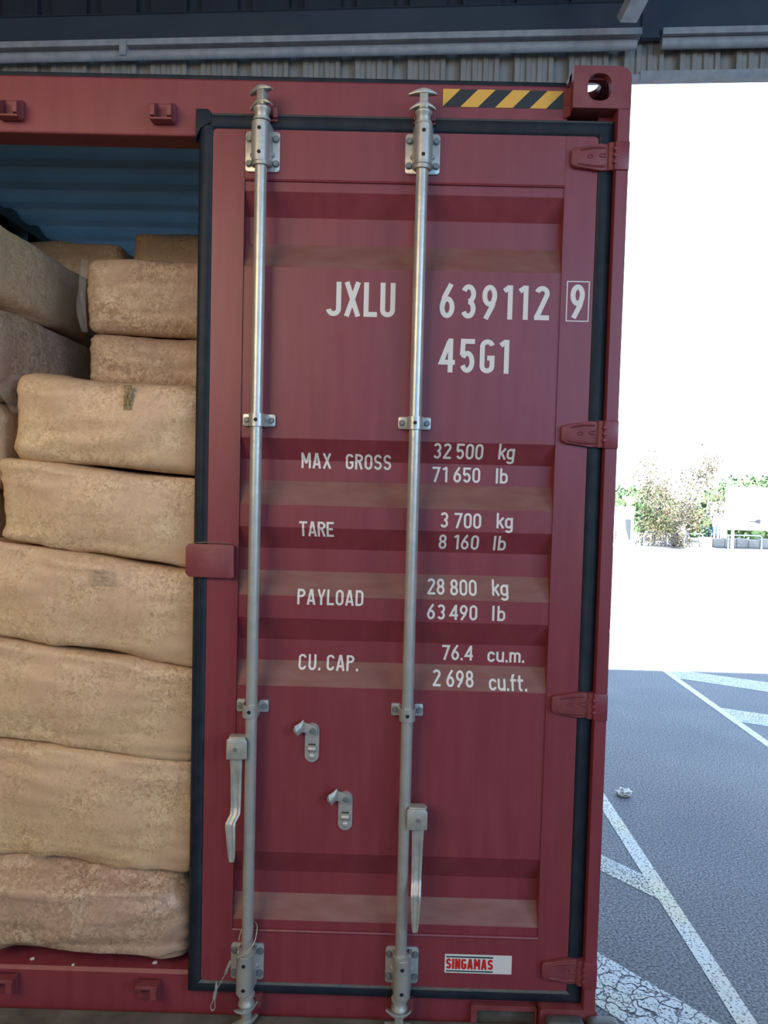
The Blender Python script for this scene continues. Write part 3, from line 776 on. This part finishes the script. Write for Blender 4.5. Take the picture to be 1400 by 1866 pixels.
# handle hub and handle
def handle(bar, xc, sg, ztop, gx, kick):
    b = BM()
    x0, x1 = sorted((xc + sg * .006, xc + sg * .066))
    # folded strap: front plate and top fold
    prism(b, [(x0, ztop - .004), (x0 + .006, ztop + .0), (x1 - .008, ztop), (x1, ztop - .008), (x1, ztop - .060), (x0, ztop - .062)], 'y', RY - .032, RY - .026, .0015)
    prism(b, [(x0, ztop - .004), (x0 + .006, ztop), (x1 - .008, ztop), (x1, ztop - .008), (x1, ztop - .060), (x0, ztop - .062)], 'y', RY + .008, RY + .014, .0015)
    prism(b, [(RY - .03, ztop - .005), (RY - .024, ztop + .003), (RY + .006, ztop + .003), (RY + .013, ztop - .005)], 'x', x0 + .006, x1 - .006, .001)
    obj('handle_hub', b, m_galvd, bar, smooth=30)
    b = BM(); cx = xc + sg * .040; cyl(b, (cx, RY - .034, ztop - .032), 'y', -.002, .046, .006, 14)
    obj('pivot_pin', b, m_bolt, bar, smooth=40)
    # handle: channel strip with a ridge, bending outwards half way down
    b = BM()
    st = [(0, cx, .0175, 0, .000), (.035, cx, .0175, 0, .000), (.060, cx + gx * .2, .0165, 0, .001), (.085, cx + gx * .25, .016, 0, .010), (.165, cx + gx * .5, .0145, -.004, .011), (.185, cx + gx * .5, .0145, -.010, .008),
          (.205, cx + gx + kick, .0145, -.026, .006), (.215, cx + gx + kick, .0145, -.030, .009), (.295, cx + gx + kick * .6, .0105, -.030, .007), (.310, cx + gx + kick * .55, .009, -.030, .002), (.318, cx + gx + kick * .55, .0075, -.030, .001)]
    rows = []
    for d, px, hw, dy, rd in st:
        z = ztop - .040 - d; y = RY - .010 + dy
        rows.append([(px - hw, y, z), (px - hw, y - .007, z), (px - hw * .6, y - .009, z), (px - hw * .3, y - .009 + rd * .5, z), (px, y - .009 + rd * .5, z), (px + hw * .3, y - .009 + rd * .5, z), (px + hw * .6, y - .009, z), (px + hw, y - .007, z), (px + hw, y, z), (px, y + .001, z)])
    V = grid_faces(b, rows, True); b.faces.new(V[0][::-1]); b.faces.new(V[-1])
    obj('handle', b, m_galvd, bar, smooth=35)
handle(bar_l, -.3935, -1, 2.026, .004, -.012)
handle(bar_r, .0645, 1, 1.832, -.002, .0)

# ---- bar brackets (four bolt plates with a sleeve) and small guides
def hexbolt(bm, x, y, z, r=.0088):
    prism(bm, [(x + r * cos(pi / 3 * k), z + r * sin(pi / 3 * k)) for k in range(6)], 'y', y - .008, y, .0012)
    cyl(bm, (x, y, z), 'y', -.0015, .001, r * 1.2, 16)
def bracket(xc, z0, z1, s):
    b = BM()
    prism(b, rrect(xc - .050, xc + .050, z0, z1, .010, 4), 'y', -.006, .002, .001)
    for sx_ in (-1, 1):
        prism(b, [(xc + sx_ * .022, -.006), (xc + sx_ * .030, -.006), (xc + sx_ * .0255, RY + .005), (xc + sx_ * .018, RY + .005)], 'z', z0 + .012 - (.02 if s < 0 else 0), z1 - .004 + (.012 if s > 0 else 0))
        lathe(b, (xc + sx_ * .0285, -.008, (z0 + z1) / 2 - .01), 'y', [(-.006, .003), (0, .008), (.004, .009)], 10)
    za, zb = (z0 + .010, z1 + .008) if s > 0 else (z0 - .016, z1 - .008)
    cyl(b, (xc, RY, 0), 'z', za, zb, .0258, 26, .001)
    o = obj('bar_bracket', b, m_galv, con, smooth=35)
    for z in (za + .022, zb - .024):
        b = BM(); cyl(b, (xc, RY - .0258, z), 'y', -.001, .004, .0055, 14); obj('rivet_hole', b, m_hole, o, label='dark rivet hole')
    for dx in (-.039, .039):
        for z in (z0 + .022, z1 - .022):
            b = BM(); hexbolt(b, xc + dx, -.006, z); obj('bolt', b, m_bolt, o)
    return o
brk_t = bracket(-.396, 3.668, 3.782, 1)
shift_copy(brk_t, (.396 + .066, 0, .003))
brk_b = bracket(-.3995, 1.262, 1.374, -1)
shift_copy(brk_b, (.3995 + .0695, 0, .003))
def guide(xc, zc):
    b = BM()
    yb = panel_y(zc)
    for sx_ in (-1, 1):
        prism(b, rrect(*sorted((xc + sx_ * .020, xc + sx_ * .0475)), zc - .018, zc + .018, .005, 3), 'y', yb - .012, yb + .001, .001)
    # omega strap
    st = [(xc - .023, yb - .006)] + [(xc + .0235 * cos(t), RY + .0235 * sin(t)) for t in [pi + .1 + k * (pi - .2) / 14 for k in range(15)]] + [(xc + .023, yb - .006)]
    inn = [(xc + .0185, yb - .006)] + [(xc + .0185 * cos(t), RY + .0185 * sin(t)) for t in [2 * pi - .1 - k * (pi - .2) / 14 for k in range(15)]] + [(xc - .0185, yb - .006)]
    prism(b, st + inn, 'z', zc - .0205, zc + .0165)
    o = obj('bar_guide', b, m_galv, con, smooth=35)
    b = BM(); cyl(b, (xc, RY - .0235, zc - .002), 'y', -.001, .003, .0055, 14); obj('rivet_hole', b, m_hole, o, label='dark rivet hole')
    for sx_ in (-1, 1):
        b = BM(); hexbolt(b, xc + sx_ * .0365, yb - .012, zc, .0075); obj('bolt', b, m_bolt, o)
    return o
g1 = guide(-.3925, 2.953)
for dx, z in ((.0635, 2.955), (-.397, 2.104), (.0645, 2.105)): shift_copy(g1, (dx + .3925, 0, z - 2.953))

# ---- handle catches
def catch(xc, z0, z1):
    b = BM(); yf = panel_y((z0 + z1) / 2)
    N = 6
    zs = z0 + .034
    holed(b, rrect(xc - .0212, xc + .0212, z0, z1, .0208, N), rrect(xc - .0115, xc + .0115, zs, zs + .022, .002, N), 'y', yf - .006, yf + .001)
    o = obj('handle_catch', b, m_galv, con, smooth=35)
    b = BM(); box(b, xc - .0118, xc + .0118, yf - .001, yf + .0005, zs - .001, zs + .023); obj('catch_slot', b, m_hole, o, label='dark slot')
    b = BM()   # curled tab in slot and round stop below
    rows = []
    for k in range(7):
        t = k / 6; z = zs - .004 + .021 * t; y = yf - .006 - .009 * sin(pi * t)
        rows.append([(xc - .0118, y, z), (xc - .0108, y - .001, z), (xc + .0108, y - .001, z), (xc + .0118, y, z), (xc + .0118, yf, z), (xc - .0118, yf, z)])
    V = grid_faces(b, rows, True); b.faces.new(V[0][::-1]); b.faces.new(V[-1])
    lathe(b, (xc, yf - .006, z0 + .017), 'y', [(.001, .0085), (-.003, .008), (-.005, .005)], 16)
    obj('catch_tab', b, m_galvd, o, smooth=40)
    # hook plate swung up to the left
    b = BM()
    pz = z1 - .020
    path_t = [(xc + .0165, pz + .003), (xc + .012, pz + .013), (xc - .002, pz + .0185), (xc - .022, pz + .0245), (xc - .026, pz + .034), (xc - .034, pz + .027), (xc - .050, pz + .018), (xc - .0545, pz + .008)]
    path_b = [(xc + .0150, pz - .005), (xc + .008, pz - .0145), (xc - .006, pz - .0140), (xc - .020, pz - .005), (xc - .026, pz - .003), (xc - .032, pz - .004), (xc - .040, pz - .012), (xc - .0505, pz - .004)]
    ys = [-.010, -.010, -.011, -.013, -.016, -.022, -.028, -.024]
    rows = []
    for i, (a, c, y) in enumerate(zip(path_t, path_b, ys)):
        fr = []
        for k in range(6):
            t = k / 5
            fr.append((a[0] + (c[0] - a[0]) * t, yf + y - .006 * sin(pi * t) * (1 if i > 3 else 0), a[1] + (c[1] - a[1]) * t))
        rows.append([(p[0], p[1] - .004, p[2]) for p in fr] + [p for p in fr[::-1]])
    V = grid_faces(b, rows, True); b.faces.new(V[0][::-1]); b.faces.new(V[-1])
    obj('catch_hook', b, m_galvd, o, smooth=40)
    b = BM(); cyl(b, (xc + .002, yf, pz), 'y', -.021, -.010, .0090, 18, .002); cyl(b, (xc + .002, yf, pz), 'y', -.0225, -.019, .0050, 6); obj('bolt', b, m_bolt, o, smooth=35)
    return o
ct = catch(-.2175, 1.936, 2.054)
shift_copy(ct, (.1045, 0, -.2055))

# ------------------------------------------------------------------ wrapped bales
def bale_mesh(bm, x0, x1, y0, y1, zbl, zbr, ztl, ztr, seed, r=.05, res=.016, wr=1.0, sag=.012):
    W, Dp = x1 - x0, y1 - y0; Hh = (ztl + ztr - zbl - zbr) / 2
    nx, ny, nz = max(4, int(W / res)), max(4, int(Dp / .03)), max(4, int(Hh / res))
    so = Vector((seed * 7.13, seed * 3.7, seed * 1.9))
    cache = {}
    def vert(i, j, k):
        key = (i, j, k)
        if key in cache: return cache[key]
        # local box coordinates with corner rounding
        p = Vector((W * i / nx, Dp * j / ny, Hh * k / nz))
        q = Vector((min(max(p.x, r), W - r), min(max(p.y, r), Dp - r), min(max(p.z, r * .8), Hh - r * .8)))
        d = p - q
        n = Vector((d.x, d.y, d.z * 1.25))
        if n.length > 1e-9:
            # map cube-corner ring to rounded corner
            mx = max(abs(d.x) / r, abs(d.y) / r, abs(d.z) / (r * .8))
            n.normalize(); p = q + Vector((n.x * r, n.y * r, n.z * r * .8)) * mx
        u, w, v = p.x / W, p.y / Dp, p.z / Hh
        # bulge
        bul = sin(pi * min(max(u, 0), 1)) * sin(pi * min(max(v, 0), 1))
        if d.y < 0 or j == 0: p.y -= .020 * bul
        if k == nz or k == 0:
            p.z += (1 if k == nz else -1) * .006 * sin(pi * u) * sin(pi * w) * 0
        if i == nx: p.x += .012 * sin(pi * min(max(v, 0), 1))
        # noise: broad lumps and film wrinkles stretched sideways
        c1 = noise.noise(Vector((p.x * 5, p.y * 5, p.z * 7)) + so)
        wx = p.x * .9 + p.z * .35
        wv = noise.noise(Vector((wx * 3.2, p.y * 3, p.z * 34 - p.x * 5 * (noise.noise(so) ))) + so * 2)
        edge = abs(2 * v - 1) ** 2
        rid = (1 - abs(wv) * 2.2); rid = max(0, rid) ** 2
        c3 = noise.noise(Vector((p.x * 22, p.y * 22, p.z * 22)) + so * 3)
        dd = .013 * c1 + wr * (.004 + .011 * edge) * (rid - .4) + .003 * c3
        nn = Vector((p.x - W / 2, p.y - Dp / 2, p.z - Hh / 2)); nn = Vector((nn.x / W, nn.y / Dp, nn.z / Hh))
        a = max(abs(nn.x), abs(nn.y), abs(nn.z)); out = Vector((nn.x if abs(nn.x) > a * .85 else 0, nn.y if abs(nn.y) > a * .85 else 0, (nn.z if abs(nn.z) > a * .85 else 0) * .4))
        if out.length > 0: out.normalize()
        p = p + out * dd
        # shear to the sagging bottom and top lines
        u = p.x / W; v = p.z / Hh
        s1 = sag * sin(u * 5 + seed) * .5
        zb = zbl + (zbr - zbl) * u + s1; zt = ztl + (ztr - ztl) * u + s1
        co = Vector((x0 + p.x, y0 + p.y, zb + (zt - zb) * v))
        cache[key] = bm.verts.new(co); return cache[key]
    def face(idx):
        bm.faces.new([vert(*t) for t in idx])
    for i in range(nx):
        for k in range(nz):
            face(((i, 0, k), (i + 1, 0, k), (i + 1, 0, k + 1), (i, 0, k + 1))); face(((i, ny, k), (i, ny, k + 1), (i + 1, ny, k + 1), (i + 1, ny, k)))
    for i in range(nx):
        for j in range(ny):
            face(((i, j, 0), (i, j + 1, 0), (i + 1, j + 1, 0), (i + 1, j, 0))); face(((i, j, nz), (i + 1, j, nz), (i + 1, j + 1, nz), (i, j + 1, nz)))
    for j in range(ny):
        for k in range(nz):
            face(((0, j, k), (0, j, k + 1), (0, j + 1, k + 1), (0, j + 1, k))); face(((nx, j, k), (nx, j + 1, k), (nx, j + 1, k + 1), (nx, j, k + 1)))
GB = 'film wrapped bales stacked in the container'
def bale(label, x0, x1, y0, y1, zbl, zbr, ztl, ztr, seed, m=m_b1, **kw):
    bm = BM(); bale_mesh(bm, x0, x1, y0, y1, zbl, zbr, ztl, ztr, seed, **kw)
    o = obj('wrapped_bale', bm, m, smooth=180, loc=((x0 + x1) / 2, y0, min(zbl, zbr)))
    return tag(o, label, 'bale', GB)
g_ = .003
bale('lowest tan bale overhanging the maroon sill, creased along its bottom edge', -1.265, -.588, .0, .80, 1.296, 1.270, 1.598 - g_, 1.538 - g_, 1, m_b2, r=.10, wr=2.6, sag=.0)
bale('dusty yellowish bale directly on top of the lowest sill bale', -1.265, -.586, .055, .80, 1.598, 1.538, 1.958 - g_, 1.899 - g_, 2, m_b1, r=.028, wr=1.3, sag=.0)
bale('third wrapped bale up from the sill, beside the left door handle', -1.265, -.584, .06, .80, 1.958, 1.899, 2.284 - g_, 2.192 - g_, 3, m_b1, r=.028, sag=.0)
b5 = bale('wrapped bale with a torn film patch just below the red overlap plate', -1.265, -.582, .06, .80, 2.284, 2.192, 2.581 - g_, 2.499 - g_, 4, m_b1, r=.028, sag=.0)
bale('tan bale whose lower seam meets the red overlap plate', -1.195, -.575, .06, .80, 2.572, 2.499, 2.828 - g_, 2.780 - g_, 5, m_b1, r=.028, sag=.0)
b3 = bale('bale with shiny tape mark and film ear at its upper left corner', -1.150, -.570, .05, .80, 2.828, 2.780, 3.082 - g_, 3.056 - g_, 6, m_b1, r=.04, sag=.0)
bale('thin bale under the topmost right bale, set back behind the taped bale', -1.040, -.50, .34, 1.0, 3.082, 3.056, 3.258 - g_, 3.240 - g_, 7, m_b2, r=.035, sag=.0)
b1 = bale('topmost bale of the right stack with clear film over its left edge', -1.048, -.50, .34, 1.0, 3.258, 3.240, 3.512, 3.510, 8, m_b2, r=.038, sag=.0)
bale('large topmost bale of the left stack, sloping out of the picture', -1.725, -1.20, .0, .80, 3.290, 3.290, 3.545, 3.545, 9, m_b1, r=.05, sag=.0)
bale('left stack bale second from the top, in front of the dark roof', -1.725, -1.20, .02, .80, 3.000, 3.000, 3.290 - g_, 3.290 - g_, 10, m_b2, r=.04, sag=.0)
bale('left stack bale third from the top, just showing left of the taped bale', -1.725, -1.20, .04, .80, 2.725, 2.725, 3.000 - g_, 3.000 - g_, 11, m_b1, r=.04, sag=.0)
# lower bales of the left stack and the rows behind (only their places differ)
hid = None
def hidden(x0, y0, z0, dz, sx=1.0):
    global hid
    if hid is None:
        bm = BM(); bale_mesh(bm, x0, x0 + .52, y0, y0 + .75, z0, z0, z0 + .288, z0 + .288, 21, r=.045, res=.03, sag=0)
        hid = obj('wrapped_bale', bm, m_b1, smooth=180, loc=(x0 + .26, y0, z0))
        tag(hid, 'wrapped bale buried among the hidden rows behind the front stacks', 'bale', GB); o = hid
    else:
        o = hid.copy(); COL.objects.link(o); o.location = (x0 + .26, y0, z0)
    o.scale.z = dz / .2905; o.scale.x = sx
for k in range(5): hidden(-1.765, .04, 1.268 + k * .2914, .2914, .84)
for k in range(8): hidden(-1.725, 1.15, 1.268 + k * .2875, .2875)
for k in range(8): hidden(-1.155, 1.15, 1.268 + k * .2875, .2875)
bale('dim bale deep under the roof, left of the farthest one', -1.725, -1.22, 1.15, 1.9, 3.568, 3.568, 3.80, 3.79, 12, m_b1, r=.028, sag=.0)
bale('dim bale deep under the roof, just above the topmost right bale', -1.170, -.62, 1.15, 1.9, 3.568, 3.568, 3.845, 3.85, 13, m_b1, r=.05, sag=.0)
# film ears, tape and tear
b = BM(); rows = []
for i in range(9):
    t = i / 8
    rows.append([(-1.150 - .030 * sin(pi * s) * (1 - t * .2) + .012 * t + .004 * sin(9 * s + i), .03 + .10 * t, 3.083 - .012 - .10 * s + .010 * sin(pi * t + 3 * s)) for s in [j / 10 for j in range(11)]])
grid_faces(b, rows); bmesh.ops.solidify(b, geom=b.faces[:], thickness=.001); obj('film_ear', b, m_film, b3, label='clear film ear', smooth=180)
b = BM(); rows = []
for i in range(7):
    t = i / 6
    rows.append([(-1.052 - .020 * (1 - t) * (.6 + .5 * sin(pi * s)) - .006 * sin(7 * s + 2 * i) * (1 - t), .36 + .02 * t - .02 * sin(pi * s), 3.262 + .245 * s) for s in [j / 14 for j in range(15)]])
grid_faces(b, rows); bmesh.ops.solidify(b, geom=b.faces[:], thickness=.001); obj('film_ear', b, m_film, b1, label='clear film edge', smooth=180)
def surf_patch(x0, x1, z0, z1, y, amp, seed, n=14):
    bm = BM(); rows = []
    for i in range(n + 1):
        rows.append([(x0 + (x1 - x0) * i / n + .004 * noise.noise(Vector((i * .7, j * .7, seed))), y + amp * noise.noise(Vector((i * .55, j * .55, seed + 4))), z0 + (z1 - z0) * j / n) for j in range(n + 1)])
    grid_faces(bm, rows); bmesh.ops.solidify(bm, geom=bm.faces[:], thickness=.0008); return bm
obj('tape_strip', surf_patch(-.805, -.780, 2.975, 3.050, .032, .006, 3), m_tape, b3, label='shiny tape strip with its golden glint in the colour', smooth=60)
obj('torn_film', surf_patch(-.905, -.835, 2.445, 2.495, .040, .014, 9), m_film, b5, label='torn loose film patch', smooth=60)

# ------------------------------------------------------------------ seal cable hanging on the left bar
b = BM()
pts = [(-.4200, -.020, 1.398), (-.4195, -.040, 1.404), (-.4150, -.018, 1.425), (-.3935, -.010, 1.450), (-.3690, -.030, 1.448), (-.3655, -.055, 1.430), (-.372, -.074, 1.412), (-.3945, -.082, 1.389), (-.418, -.080, 1.376), (-.436, -.072, 1.361), (-.447, -.068, 1.338), (-.4535, -.066, 1.316), (-.466, -.066, 1.292), (-.478, -.066, 1.268), (-.484, -.066, 1.245), (-.4945, -.066, 1.219), (-.4935, -.066, 1.207), (-.4875, -.066, 1.204), (-.4825, -.066, 1.214), (-.4830, -.067, 1.232), (-.4845, -.067, 1.244)]
tube(b, spline(pts, 6), .0019, 8)
seal = obj('seal_cable', b, m_wire, smooth=60)
tag(seal, 'steel wire seal cable looped round the foot of the left locking bar', 'cable')
def ferrule(p, q, r):
    bm = BM(); p, q = Vector(p), Vector(q); k = [p.lerp(q, t) for t in (0, .08, .45, .5, .55, .92, 1)]
    tube(bm, k, r, 10); return bm
obj('ferrule', ferrule((-.4375, -.071, 1.359), (-.4470, -.068, 1.335), .0045), m_galv, seal)
obj('ferrule', ferrule((-.4485, -.068, 1.331), (-.4525, -.066, 1.318), .0045), m_galv, seal)
obj('ferrule', ferrule((-.4815, -.066, 1.262), (-.4850, -.067, 1.240), .0055), m_galv, seal)
b = BM(); lathe(b, (-.4795, -.067, 1.262), 'z', [(0, .003), (.012, .0045), (.02, .0035), (.03, .001)], 10); obj('cable_tip', b, m_galv, seal)

# ------------------------------------------------------------------ dock bumper at the right corner, trailer below
bp = empty('dock_bumper', (.62, -.08, .9), 'black ribbed rubber bumper at the foot of the container corner', 'bumper')
for x0, x1 in ((.500, .613), (.624, .716)):
    b = BM(); prism(b, rrect(x0, x1, .90, 1.203, .014, 4), 'y', -.070, -.036, .003)
    n = 9
    for k in range(n):
        xx = x0 + .012 + (x1 - x0 - .024) * k / (n - 1); box(b, xx - .0025, xx + .0025, -.073, -.04, .92, 1.192)
    obj('rubber_block', b, m_rubtop, bp, smooth=30)
b = BM(); box(b, .49, .725, -.034, -.030, .90, 1.15); obj('back_plate', b, m_beam, bp)

tr = empty('trailer_chassis', (CX, 1.0, 0), 'dark steel trailer chassis under the maroon container', 'trailer')
for xs in (-1.10, -.13):
    b = BM(); box(b, xs, xs + .10, .25, CL, .80, 1.088, .01); obj('chassis_beam', b, m_trail, tr)
for k in range(6):
    b = BM(); box(b, XL + .05, XR - .05, .3 + k * 2.3, .42 + k * 2.3, .95, 1.088, .006); obj('cross_member', b, m_trail, tr)
wh = None
for yy in (1.6, 2.9, 4.2):
    for xs in (-1.62, .20):
        if wh is None:
            b = BM(); lathe(b, (xs, yy, .5), 'x', [(0, .30), (.01, .46), (.05, .50), (.24, .50), (.28, .46), (.29, .30), (.25, .26), (.25, .1)], 36)
            wh = obj('wheel', b, m_tyre, tr, smooth=40); w0 = (xs, yy)
        else:
            c = wh.copy(); COL.objects.link(c); c.location = wh.location + Vector((xs - w0[0], yy - w0[1], 0))
for yy in (1.6, 2.9, 4.2):
    b = BM(); cyl(b, (CX, yy, .5), 'x', -.9, .9, .07, 16); box(b, -1.08, -1.02, yy - .1, yy + .1, .5, .85); box(b, -.11, -.05, yy - .1, yy + .1, .5, .85); obj('axle', b, m_trail, tr)

# ------------------------------------------------------------------ yard beyond
b = BM()
bmesh.ops.create_icosphere(b, subdivisions=4, radius=1)
for v in b.verts:
    k = 1 + .55 * noise.noise(v.co * 2.2 + Vector((3, 1, 4))) + .25 * noise.noise(v.co * 6)
    v.co = Vector((2.148 + v.co.x * .060 * k, 4.494 + v.co.y * .05 * k, .028 + v.co.z * .035 * k))
    v.co.z = max(v.co.z, .003)
o = obj('crumpled_paper', b, m_paper); tag(o, 'small crumpled piece of white paper on the shaded asphalt', 'litter')

def leaf_cloud(bm, c, rad_, n, size, seed, shell=.5):
    r = random.Random(seed)
    for _ in range(n):
        while True:
            d = Vector((r.uniform(-1, 1), r.uniform(-1, 1), r.uniform(-1, 1)))
            if shell < d.length < 1: break
        k = 1 + .22 * noise.noise(d * 2.3 + Vector((seed, 0, 0)))
        p = Vector((c[0] + d.x * rad_[0] * k, c[1] + d.y * rad_[1] * k, c[2] + d.z * rad_[2] * k))
        if p.z < .03: continue
        a = Vector((r.gauss(0, 1), r.gauss(0, 1), r.gauss(0, 1))).normalized(); e = a.orthogonal().normalized(); f = a.cross(e)
        s = size * r.uniform(.6, 1.3)
        q = [p + e * s, p + f * s * .5, p - e * s, p - f * s * .5]
        bm.faces.new([bm.verts.new(x) for x in q])
# small tree
tre = empty('tree', (12.52, 31.2, 0), 'small sparse brownish tree in front of the low wall', 'tree')
b = BM(); rt = random.Random(5); tips = []
base = Vector((12.52, 31.2, 0))
tube(b, spline([base, base + Vector((.03, 0, .4)), base + Vector((-.04, .05, .9)), base + Vector((.05, 0, 1.3))], 4), .085, 8, .06)
def branch(p, d, L, r, depth):
    pts = [p]; q = p.copy(); dd = d.normalized()
    for k in range(4):
        dd = (dd + Vector((rt.uniform(-.3, .3), rt.uniform(-.3, .3), rt.uniform(-.12, .22)))).normalized()
        q = q + dd * L / 4; pts.append(q.copy())
    tube(b, pts, r, 5, r * .5)
    if depth > 0:
        for k in range(3): branch(pts[rt.choice((2, 3, 4))], (dd + Vector((rt.uniform(-1, 1), rt.uniform(-1, 1), rt.uniform(-.4, .6)))), L * .62, r * .55, depth - 1)
    tips.append(pts[-1]); tips.append(pts[2])
for k in range(9):
    a = 2 * pi * k / 9
    branch(base + Vector((0, 0, .6 + .09 * k)), Vector((cos(a), sin(a), .30 + .45 * (k % 3))), 1.75, .04, 2)
obj('branches', b, m_bark, tre)
b = BM()
for i, t in enumerate(tips): 
    if rt.random() < .85: leaf_cloud(b, t, (.34, .34, .26), 22, .055, i, .1)
leaf_cloud(b, (12.55, 31.1, .35), (.5, .4, .35), 170, .07, 77, .1)
leaf_cloud(b, (12.3, 31.2, 1.25), (1.7, 1.0, .8), 1500, .06, 78, .2)
leaf_cloud(b, (11.6, 31.3, .75), (.8, .7, .55), 450, .06, 79, .1)
obj('foliage', b, m_leafb, tre)
def hedge(label, c, r, n, seed):
    root = empty('hedge', (c[0], c[1], 0), label, 'hedge', 'green hedges beyond the yard')
    b = BM(); bmesh.ops.create_icosphere(b, subdivisions=4, radius=1)
    for v in b.verts:
        k = .88 + .25 * noise.noise(v.co * 3 + Vector((seed, 2, 1)))
        v.co = Vector((c[0] + v.co.x * r[0] * k, c[1] + v.co.y * r[1] * k, max(.02, c[2] + v.co.z * r[2] * k)))
    obj('hedge_core', b, m_leafg, root)
    b = BM(); leaf_cloud(b, c, r, n, .12, seed, .85); obj('foliage', b, m_leafg, root)
hedge('green bushy hedge behind the white sign board', (18.6, 36.6, 1.4), (3.4, 1.6, 1.9), 2600, 3)
hedge('green hedge behind the brownish tree and white kiosk', (12.2, 36.0, 1.1), (2.2, 1.4, 1.55), 1500, 9)
hedge('low green shrub between the brownish tree and the sign board', (14.3, 33.4, .7), (.55, .5, .75), 400, 15)
# low stone wall and stone pier
b = BM()
for k in range(26):
    x0 = 9.2 + k * .52; hh = (.52 if x0 < 13 else .38) + .03 * sin(k * 2.3)
    box(b, x0, x0 + .50, 32.0, 32.45, 0, hh, .02)
struct('yard_wall', b, m_stone)
b = BM()
for k in range(9): box(b, 14.9 - .02 * (k % 2), 15.7, 33.6, 34.1, .0 + k * .22, .2 + k * .22, .02)
struct('stone_pier', b, m_stone)
def hoop(label, x0, x1, y, z0, z1):
    b = BM(); r = .12
    pts = [(x0, y, 0), (x0, y, z1 - r)] + [(x0 + r - r * cos(rad(a)), y, z1 - r + r * sin(rad(a))) for a in (30, 60, 90)] + [(x1 - r + r * sin(rad(a)), y, z1 - r + r * cos(rad(a))) for a in (0, 30, 60, 90)] + [(x1, y, 0)]
    tube(b, pts, .028, 8); o = obj('hoop_rail', b, m_rail, smooth=60); tag(o, label, 'railing', 'white hoop railings along the low wall')
hoop('white hoop railing to the left of the brownish tree', 11.18, 12.2, 31.6, 0, .64)
hoop('white hoop railing to the right of the brownish tree', 12.95, 13.75, 31.6, 0, .60)
hoop('white hoop railing under the white sign board', 14.75, 16.2, 31.3, 0, .60)
# blue rack
b = BM()
for k in range(5): tube(b, [(14.25 + .16 * k, 32.9, 0), (14.25 + .16 * k, 32.9, .85), (14.40 + .16 * k, 32.9, .85), (14.40 + .16 * k, 32.9, 0)], .022, 6)
o = obj('blue_rack', b, m_blue); tag(o, 'small blue metal rack beside the sign board post', 'rack')
# sign board
sg = empty('sign_board', (14.62, 30.5, 0), 'large white sign board on a post with a small dark arrow', 'sign')
b = BM(); box(b, 14.21, 17.4, 30.50, 30.56, .875, 2.70, .01); obj('board', b, m_sign, sg)
b = BM(); box(b, 14.56, 14.66, 30.56, 30.64, 0, 2.2); obj('post', b, m_rail, sg)
b = BM(); box(b, 16.95, 17.05, 30.56, 30.64, 0, 2.2); obj('post', b, m_rail, sg)
b = BM(); prism(b, [(15.25, 1.225), (15.50, 1.225), (15.50, 1.18), (15.72, 1.16), (15.72, 1.36), (15.50, 1.33), (15.50, 1.275), (15.25, 1.275)], 'y', 30.488, 30.50); obj('arrow_mark', b, m_mark, sg, label='small dark blue arrow mark')
# kiosk
kk = empty('kiosk', (9.6, 30.5, 0), 'white box shaped kiosk at the container edge, left of the tree', 'kiosk')
b = BM(); box(b, 8.4, 10.36, 30.5, 31.9, .0, 1.62, .01); obj('kiosk_body', b, m_sign, kk)
b = BM(); box(b, 8.35, 10.40, 30.45, 31.95, 1.62, 1.69, .01); obj('kiosk_roof', b, m_sign, kk)
b = BM(); prism(b, [(9.98, 1.22), (10.24, 1.22), (10.26, .35), (10.17, .30), (10.02, .8)], 'y', 30.488, 30.50); obj('kiosk_panel', b, m_panel, kk, label='blue grey panel')
b = BM()
for z, w in ((.62, .10), (.50, .08), (.40, .10)): box(b, 9.56, 9.56 + w, 30.49, 30.5, z, z + .035); box(b, 9.60, 9.63, 30.49, 30.5, z - .05, z + .06)
box(b, 9.56, 9.66, 30.49, 30.5, .20, .235); box(b, 9.60, 9.63, 30.49, 30.5, .08, .22)
obj('kiosk_marking', b, m_redmk, kk, label='small faded red marks')
# pale chips of wood that fell on the sill
for i, (x, z, w, lb) in enumerate(((-1.085, 1.262, .007, 'left'), (-.948, 1.255, .005, 'middle'), (-.700, 1.262, .008, 'right'))):
    b = BM(); y = .060 - .022 * (i == 1)
    z = 1.2605 if i != 1 else 1.2592
    prism(b, [(x - w, y - w * .5), (x - w * .2, y - w), (x + w, y - w * .3), (x + w * .6, y + w * .7), (x - w * .5, y + w * .6)], 'z', z, z + .004, .0008)
    o = obj('wood_chip', b, m_paper); tag(o, {0: 'pale wood chip on the maroon sill near the left picture edge', 1: 'tiny pale wood chip on the sill, the middle one of three', 2: 'pale wood chip on the sill below the right end of the lowest bale'}[i], 'wood chip', 'wood chips on the sill')
